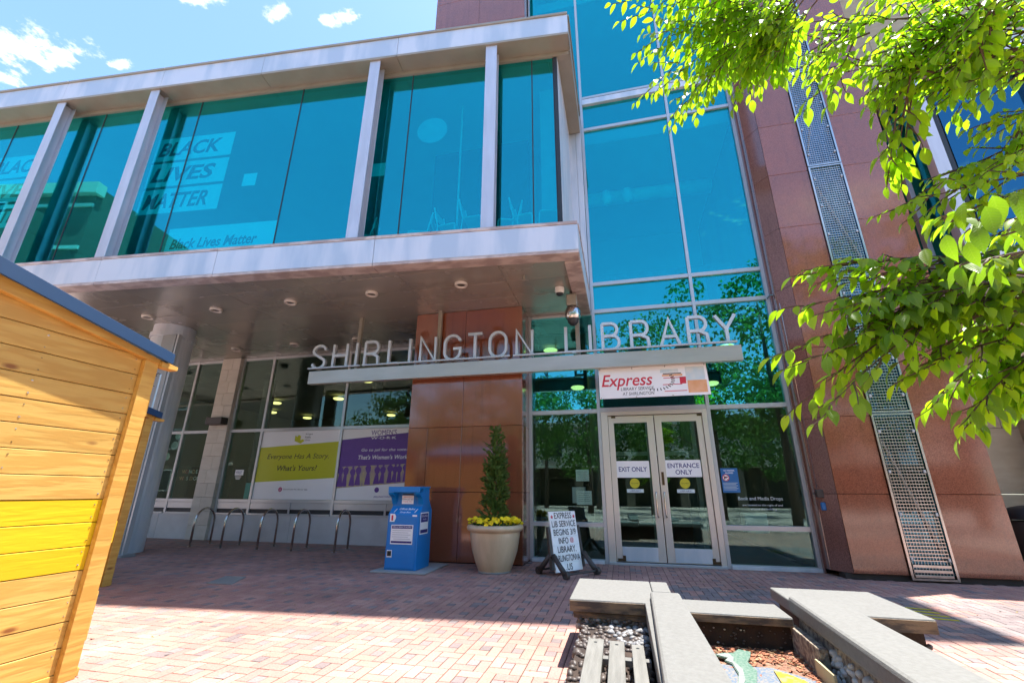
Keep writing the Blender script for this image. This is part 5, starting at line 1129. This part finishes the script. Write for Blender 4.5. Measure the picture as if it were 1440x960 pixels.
# ------------------------------------------------------------------ foreground tree
TR = thing('leafy_tree', 'young broad-leaved tree whose sunlit branches hang into the upper right of the view', 'tree', (3.4, .2, 0))
MB().tube([(3.4, .2, -.05), (3.42, .25, .8), (3.35, .35, 1.8), (3.2, .5, 2.8), (3.05, .6, 4.0), (2.9, .7, 5.4), (2.8, .7, 6.6)], [.17, .13, .115, .10, .08, .05, .02], 12).build('trunk', 'bark', TR, smooth=True)
leaves = []   # (pos, dir, size, roll)
lv, lf = leafgeo(1, .52, .16, .22); 
lvs = [leafgeo(1, w, f, c) for w, f, c in ((.46, .16, .22), (.50, .10, .38), (.42, .22, .12), (.48, .05, .30))]
branches = MB()
def bez(a, b, c, t): return a.lerp(b, t).lerp(b.lerp(c, t), t)
def twig(p0, p1, size, sag=.06, nleaf=None, r=.004, plane=None):
    """one leafy twig: alternate leaves along it"""
    L_ = (p1-p0).length; mid = (p0+p1)/2 + Vector((random.uniform(-.03, .03), random.uniform(-.03, .03), sag*L_)); pts = [bez(p0, mid, p1, t/5) for t in range(6)]
    branches.tube(pts, [r*(1-.12*i) for i in range(6)], 4, cap=False)
    n = nleaf or max(3, int(L_/(size*.42)))
    for i in range(n):
        t = (i+.6)/n; p = bez(p0, mid, p1, t); d = (bez(p0, mid, p1, min(1, t+.05))-bez(p0, mid, p1, max(0, t-.05))).normalized()
        side = d.cross(Vector((0, 0, 1))).normalized()*(1 if i % 2 else -1)
        dd = d*random.uniform(.5, .9)+side*random.uniform(.5, 1.0)+Vector((0, 0, random.uniform(-1.05, -.1)))
        if i == n-1: dd = d+Vector((0, 0, -.4))
        leaves.append((p, dd.normalized(), size*random.uniform(.7, 1.2), random.uniform(-.5, .5)))
def spray(p0, p1, size, ntw, tl, sag=.08, r=.005, spread=1.0):
    """a branch p0->p1 carrying sub twigs in a drooping flattish fan"""
    L_ = (p1-p0).length; mid = (p0+p1)/2+Vector((0, 0, sag*L_)); pts = [bez(p0, mid, p1, t/8) for t in range(9)]
    branches.tube(pts, [r*(1-.09*i) for i in range(9)], 5, cap=False)
    for i in range(ntw):
        t = .12+.86*(i+random.random()*.6)/ntw; p = bez(p0, mid, p1, t); d = (bez(p0, mid, p1, min(1, t+.08))-bez(p0, mid, p1, max(0, t-.08))).normalized()
        side = d.cross(Vector((0, 0, 1))).normalized()*(1 if i % 2 else -1)
        dd = (d*random.uniform(.5, 1.1)+side*random.uniform(.4, 1.1)*spread+Vector((0, 0, random.uniform(-.55, .12)))).normalized()
        twig(p, p+dd*tl*(1.15-t*.6)*random.uniform(.7, 1.2), size)
    twig(p1, p1+(p1-mid).normalized()*tl*.6, size)
T_ = Vector
# main limbs start on the trunk
def limb(pts, r0, r1): branches.tube(pts, [r0+(r1-r0)*i/(len(pts)-1) for i in range(len(pts))], 7, cap=False)
def seg(px0, py0, d0, px1, py1, d1, size, ntw, tl, rep=2, **k):
    for q in range(rep):
        j = (lambda a: random.uniform(-a, a)) if q else (lambda a: 0)
        spray(at(px0+j(25), py0+j(25), d0+j(.1)), at(px1+j(30)+(abs(px0-px1)*.08 if q else 0), py1+j(25), d1+j(.15)), size, ntw, tl, **k)
limb([T_((3.1, .6, 3.7)), at(1560, -80, 4.4), at(1400, -120, 4.6), at(1180, -70, 4.4), at(1120, -20, 4.2)], .035, .012)
limb([T_((3.2, .5, 3.0)), at(1560, 40, 3.6), at(1470, 60, 3.4)], .03, .014)
limb([T_((3.3, .4, 2.2)), at(1600, 420, 3.0), at(1480, 390, 2.7)], .028, .012)
# cluster A, upper middle
for a in ((1130, -30, 4.3, 905, 20, 4.1), (1120, -20, 4.2, 930, 70, 4.0), (1100, -20, 4.2, 920, 120, 4.0), (1090, -10, 4.2, 960, 145, 4.0), (1110, 0, 4.1, 1000, 110, 4.0), (1120, -10, 4.0, 1050, 115, 3.9), (1130, 0, 4.0, 1090, 60, 3.9), (1080, -60, 4.3, 960, -10, 4.1), (1120, 10, 4.2, 985, 60, 4.1), (1130, -20, 4.0, 1060, 50, 3.8)):
    seg(*a, .078, 11, .32, spread=.9)
# cluster B, top right
for a in ((1470, 40, 3.4, 1180, 30, 3.3), (1460, 60, 3.4, 1200, 90, 3.3), (1470, 0, 3.4, 1230, -20, 3.4), (1440, 70, 3.2, 1290, 110, 3.1), (1480, 90, 3.3, 1350, 120, 3.2), (1480, 50, 3.3, 1330, 40, 3.1), (1400, 30, 3.3, 1290, 60, 3.1), (1480, 20, 3.6, 1320, -10, 3.5), (1230, 30, 3.3, 1160, 60, 3.25), (1480, 100, 3.5, 1400, 90, 3.4), (1300, 80, 3.1, 1260, 105, 3.0), (1440, -10, 3.1, 1370, 60, 3.0)):
    seg(*a, .062, 9, .27, spread=.85)
seg(1290, 90, 3.1, 1255, 215, 3.0, .085, 4, .16, sag=.02); seg(1265, 130, 3.0, 1250, 240, 2.95, .085, 4, .14, sag=.02); seg(1200, 60, 3.3, 1170, 130, 3.2, .085, 3, .15, sag=.02)
# cluster C, right middle
for a in ((1490, 180, 3.0, 1300, 270, 2.8), (1490, 210, 3.0, 1340, 240, 2.8), (1490, 150, 3.2, 1400, 170, 3.1), (1480, 240, 2.8, 1270, 290, 2.6), (1490, 260, 2.9, 1350, 300, 2.7), (1490, 190, 2.9, 1410, 230, 2.7), (1480, 120, 3.1, 1420, 210, 2.9), (1495, 300, 3.0, 1400, 330, 2.9)):
    seg(*a, .055, 9, .20, rep=1, spread=.8)
# cluster D, lower right
for a in ((1480, 390, 2.7, 1150, 385, 2.3), (1480, 400, 2.7, 1130, 430, 2.2), (1470, 410, 2.6, 1115, 490, 2.1), (1380, 400, 2.5, 1135, 560, 2.1), (1480, 370, 2.7, 1190, 370, 2.3), (1490, 430, 2.6, 1250, 440, 2.3), (1490, 440, 2.6, 1290, 500, 2.3), (1490, 450, 2.7, 1320, 560, 2.5), (1490, 470, 2.7, 1370, 590, 2.5), (1500, 420, 2.6, 1340, 430, 2.3), (1500, 490, 2.8, 1410, 520, 2.6), (1500, 340, 2.8, 1330, 370, 2.5), (1420, 410, 2.5, 1240, 470, 2.3), (1500, 380, 2.9, 1380, 460, 2.7), (1330, 390, 2.5, 1200, 420, 2.3), (1500, 500, 2.8, 1440, 560, 2.7), (1350, 410, 2.4, 1210, 480, 2.2)):
    seg(*a, .074, 10, .19, spread=.75)
# near big leaves
for a in ((1520, 330, 1.6, 1330, 310, 1.3), (1520, 350, 1.7, 1370, 370, 1.45)):
    seg(*a, .05, 6, .07, rep=1, spread=.7)
for px, py, d, s in ((1355, 285, 1.05, .050), (1385, 290, 1.0, .050), (1425, 270, .98, .050), (1330, 330, 1.1, .050), (1345, 300, 1.05, .050), (1420, 330, 1.0, .050), (1440, 300, .98, .050), (1310, 310, 1.15, .050), (1300, 350, 1.25, .050), (1360, 340, 1.15, .050), (1395, 275, 1.05, .050), (1372, 320, 1.12, .050)):
    p = at(px, py, d); leaves.append((p, (rt*random.uniform(-.7, .4)+Vector((0, 0, -.8))+fwd*random.uniform(-.3, .2)).normalized(), s, random.uniform(-.5, .5)))
# crown out of the picture (overhead and to the right) so the tree is whole
for i in range(46):
    a = random.uniform(0, 6.283); el = random.uniform(.05, 1.2); r = random.uniform(.9, 2.2)
    c = Vector((2.9, .6, 4.6)); p1 = c+Vector((math.cos(a)*math.cos(el)*r, math.sin(a)*math.cos(el)*r, math.sin(el)*r*1.2-.3)); q = prj(p1)
    if p1.y > .9 or (q and -50 < q[0] < 1500 and -50 < q[1] < 1000): continue
    spray(c.lerp(p1, .1), p1, .085, 9, .35)
branches.build('branch', 'twig', TR, stuff=True)
def lpx(l):
    q = prj(l[0])
    if not q or not (-10 < q[0] < 1450 and -10 < q[1] < 970): return 0
    return l[2]/q[2]
leaves.sort(key=lambda l: -lpx(l))
lm = {}; rest = MB(); nobj = 0
for i, (p, d, s, ro) in enumerate(leaves):
    Mx = orient(d, roll=ro); k = i % 4
    if i < 295 and lpx(leaves[i]) > 0:
        if k not in lm:
            mb = MB().add(lvs[k][0], lvs[k][1]); o = mb.build('leaf', 'leaf_near', TR, smooth=True, loc=tuple(p)); lm[k] = o.data; o.rotation_euler = Mx.to_euler(); o.scale = (s, s, s)
        else: inst('leaf', lm[k], TR, p, Mx.to_euler(), (s, s, s))
    else: rest.add([p+Mx @ (v*s) for v in lvs[k][0]], lvs[k][1])
rest.build('leaf', 'leaf', TR, smooth=True, stuff=True)

mb = MB(); lv2, lf2 = leafgeo(.05, .5, .1, .3)
for i in range(70):
    x, y = random.uniform(-7, 5), random.uniform(3.6, 9.3)
    if -.7 < x < 2.4 and y < 5.6: continue
    Mx = Matrix.Rotation(random.uniform(0, 6.28), 3, 'Z') @ Matrix.Rotation(random.uniform(-.25, .25), 3, 'X'); k = random.uniform(.4, 1)
    mb.add([Vector((x, y, .008))+Mx @ (v*k) for v in lv2], lf2)
M['litter'] = mat('dry_leaf', (.20, .13, .05), .8, c2=(.32, .26, .08), scale=3)
tag(mb.build('fallen_leaves', 'litter', stuff=True), 'small dry leaves scattered over the brick paving', 'leaves')
# ------------------------------------------------------------------ surroundings behind the camera (mirrored in the glass)
def backtree(x, y, h, r, seed, label):
    random.seed(seed); T = thing('plaza_tree', label, 'tree', (x, y, 0), 'trees behind the plaza')
    MB().tube([(x, y, -.05), (x+.1, y, h*.3), (x-.05, y+.1, h*.6), (x, y, h*.85)], [.2, .15, .1, .03], 8).build('trunk', 'bark', T, smooth=True)
    mb = MB(); lq = [(-.5, 0, 0), (0, -.1, .1), (.5, 0, 0), (0, 1, 0)]
    cl = [(Vector((x, y, h*.62))+Vector((random.gauss(0, r*.42), random.gauss(0, r*.42), random.uniform(-h*.28, h*.36)))) for _ in range(34)]
    for c in cl:
        cr = random.uniform(.35, .75)*r*.5
        for _ in range(95):
            v = Vector([random.gauss(0, 1) for _ in range(3)]).normalized()*cr*random.uniform(.5, 1); v.z *= .7
            Mx = orient(Vector([random.uniform(-1, 1) for _ in range(3)])+Vector((0, 0, -.4)), roll=random.uniform(-2, 2)); s = random.uniform(.12, .24)
            mb.add([c+v+Mx @ (Vector(q)*s) for q in lq], [(0, 1, 2, 3)])
    mb.build('crown', 'leaf_far', T, stuff=True)
backtree(-6.5, -9.5, 8.2, 3.2, 1, 'bushy plaza tree behind the wooden kiosks'); backtree(-2.2, -12, 7.6, 3.4, 2, 'round plaza tree behind the viewpoint')
backtree(1.8, -10.5, 12.5, 4.0, 3, 'plaza tree behind and right of the viewpoint'); backtree(5.0, -6.2, 13.5, 4.2, 4, 'tall plaza tree right of the viewpoint')
backtree(6.8, -1.2, 12.0, 3.8, 5, 'leafy plaza tree right of the planter, out of view'); backtree(9.5, -9, 9, 3.4, 6, 'plaza tree far right behind the viewpoint'); backtree(-12, -12, 7.5, 3.0, 7, 'plaza tree far left behind the kiosks')
def treecopy(src, x, y, rz, sc, label):
    o = src.copy(); COL.objects.link(o); o.location = (x, y, 0); o['label'] = label; o['group'] = 'tree row across the plaza'; o.rotation_euler = (0, 0, rz); o.scale = (sc, sc, sc)
    for c in list(src.children): d = c.copy(); COL.objects.link(d); d.parent = o
bt = [o for o in bpy.data.objects if o.name.startswith('plaza_tree')]
for i, (x, y) in enumerate([(-27, -19), (-21, -18), (-16, -20), (-10.5, -17), (-6.5, -20), (-2, -19), (2.5, -21), (6.5, -17), (11, -20), (15.5, -17), (20, -21), (14, -4), (-17, -9)]):
    treecopy(bt[i % 7], x, y, i*1.3, 1.0+.07*(i % 4), 'leafy tree in the row across the plaza, seen only mirrored in the glass')
M['facade'] = mat('buff_brick_facade', (.16, .125, .10), .9, c2=(.10, .08, .065), scale=2, amt=.8, stretch=(1, 1, 4))
AB = thing('apartment_block', 'buff multi-storey block with grey window bays across the plaza', 'building', (-36, -16, 0))
ax0, ax1, ay, ah = -80, -37, -14, 25
boxo('wall', 'facade', AB, ax0, ax1, ay-12, ay, 0, ah); boxo('cornice', 'limestone', AB, ax0-.3, ax1+.3, ay-.3, ay+.5, ah-.8, ah+.2); boxo('tower', 'facade', AB, ax1-9, ax1-3, ay, ay+1.4, 0, ah-3)
for j in range(6):
    boxo('string_course', 'limestone', AB, ax0, ax1, ay, ay+.15, 3.6+j*3.9, 3.9+j*3.9)
    for i in range(9):
        x = ax0+3+i*4.2
        if ax1-10.5 < x < ax1-1.5: yy = ay+1.4
        else: yy = ay
        w = MB().box(x-.9, x+.9, yy, yy+.08, 1.2+j*3.9, 3.2+j*3.9).build('window', 'alu', AB); MB().box(x-.78, x+.78, yy+.081, yy+.09, 1.32+j*3.9, 3.08+j*3.9).build('pane', 'dark_seal', w)
bpy.context.view_layer.update()

SB = thing('arcade_building', 'long low tan shop building with a dark arcade across the plaza, behind the trees', 'building', (0, -26, 0))
boxo('wall', 'limestone', SB, -34, 30, -34, -26, 3.6, 8.0); boxo('back_wall', 'int_dark', SB, -34, 30, -34, -28.5, 0, 3.6); boxo('cornice', 'limestone', SB, -34.3, 30.3, -26.3, -25.7, 7.6, 8.1)
for i in range(14): boxo('pier', 'facade', SB, -34+i*4.9, -33.2+i*4.9, -26.8, -26, 0, 3.6)
for i in range(13): w = boxo('window', 'alu', SB, -32.2+i*4.9, -30.2+i*4.9, -26, -25.9, 4.6, 6.6); boxo('pane', 'dark_seal', w, -32.1+i*4.9, -30.3+i*4.9, -25.898, -25.88, 4.7, 6.5)
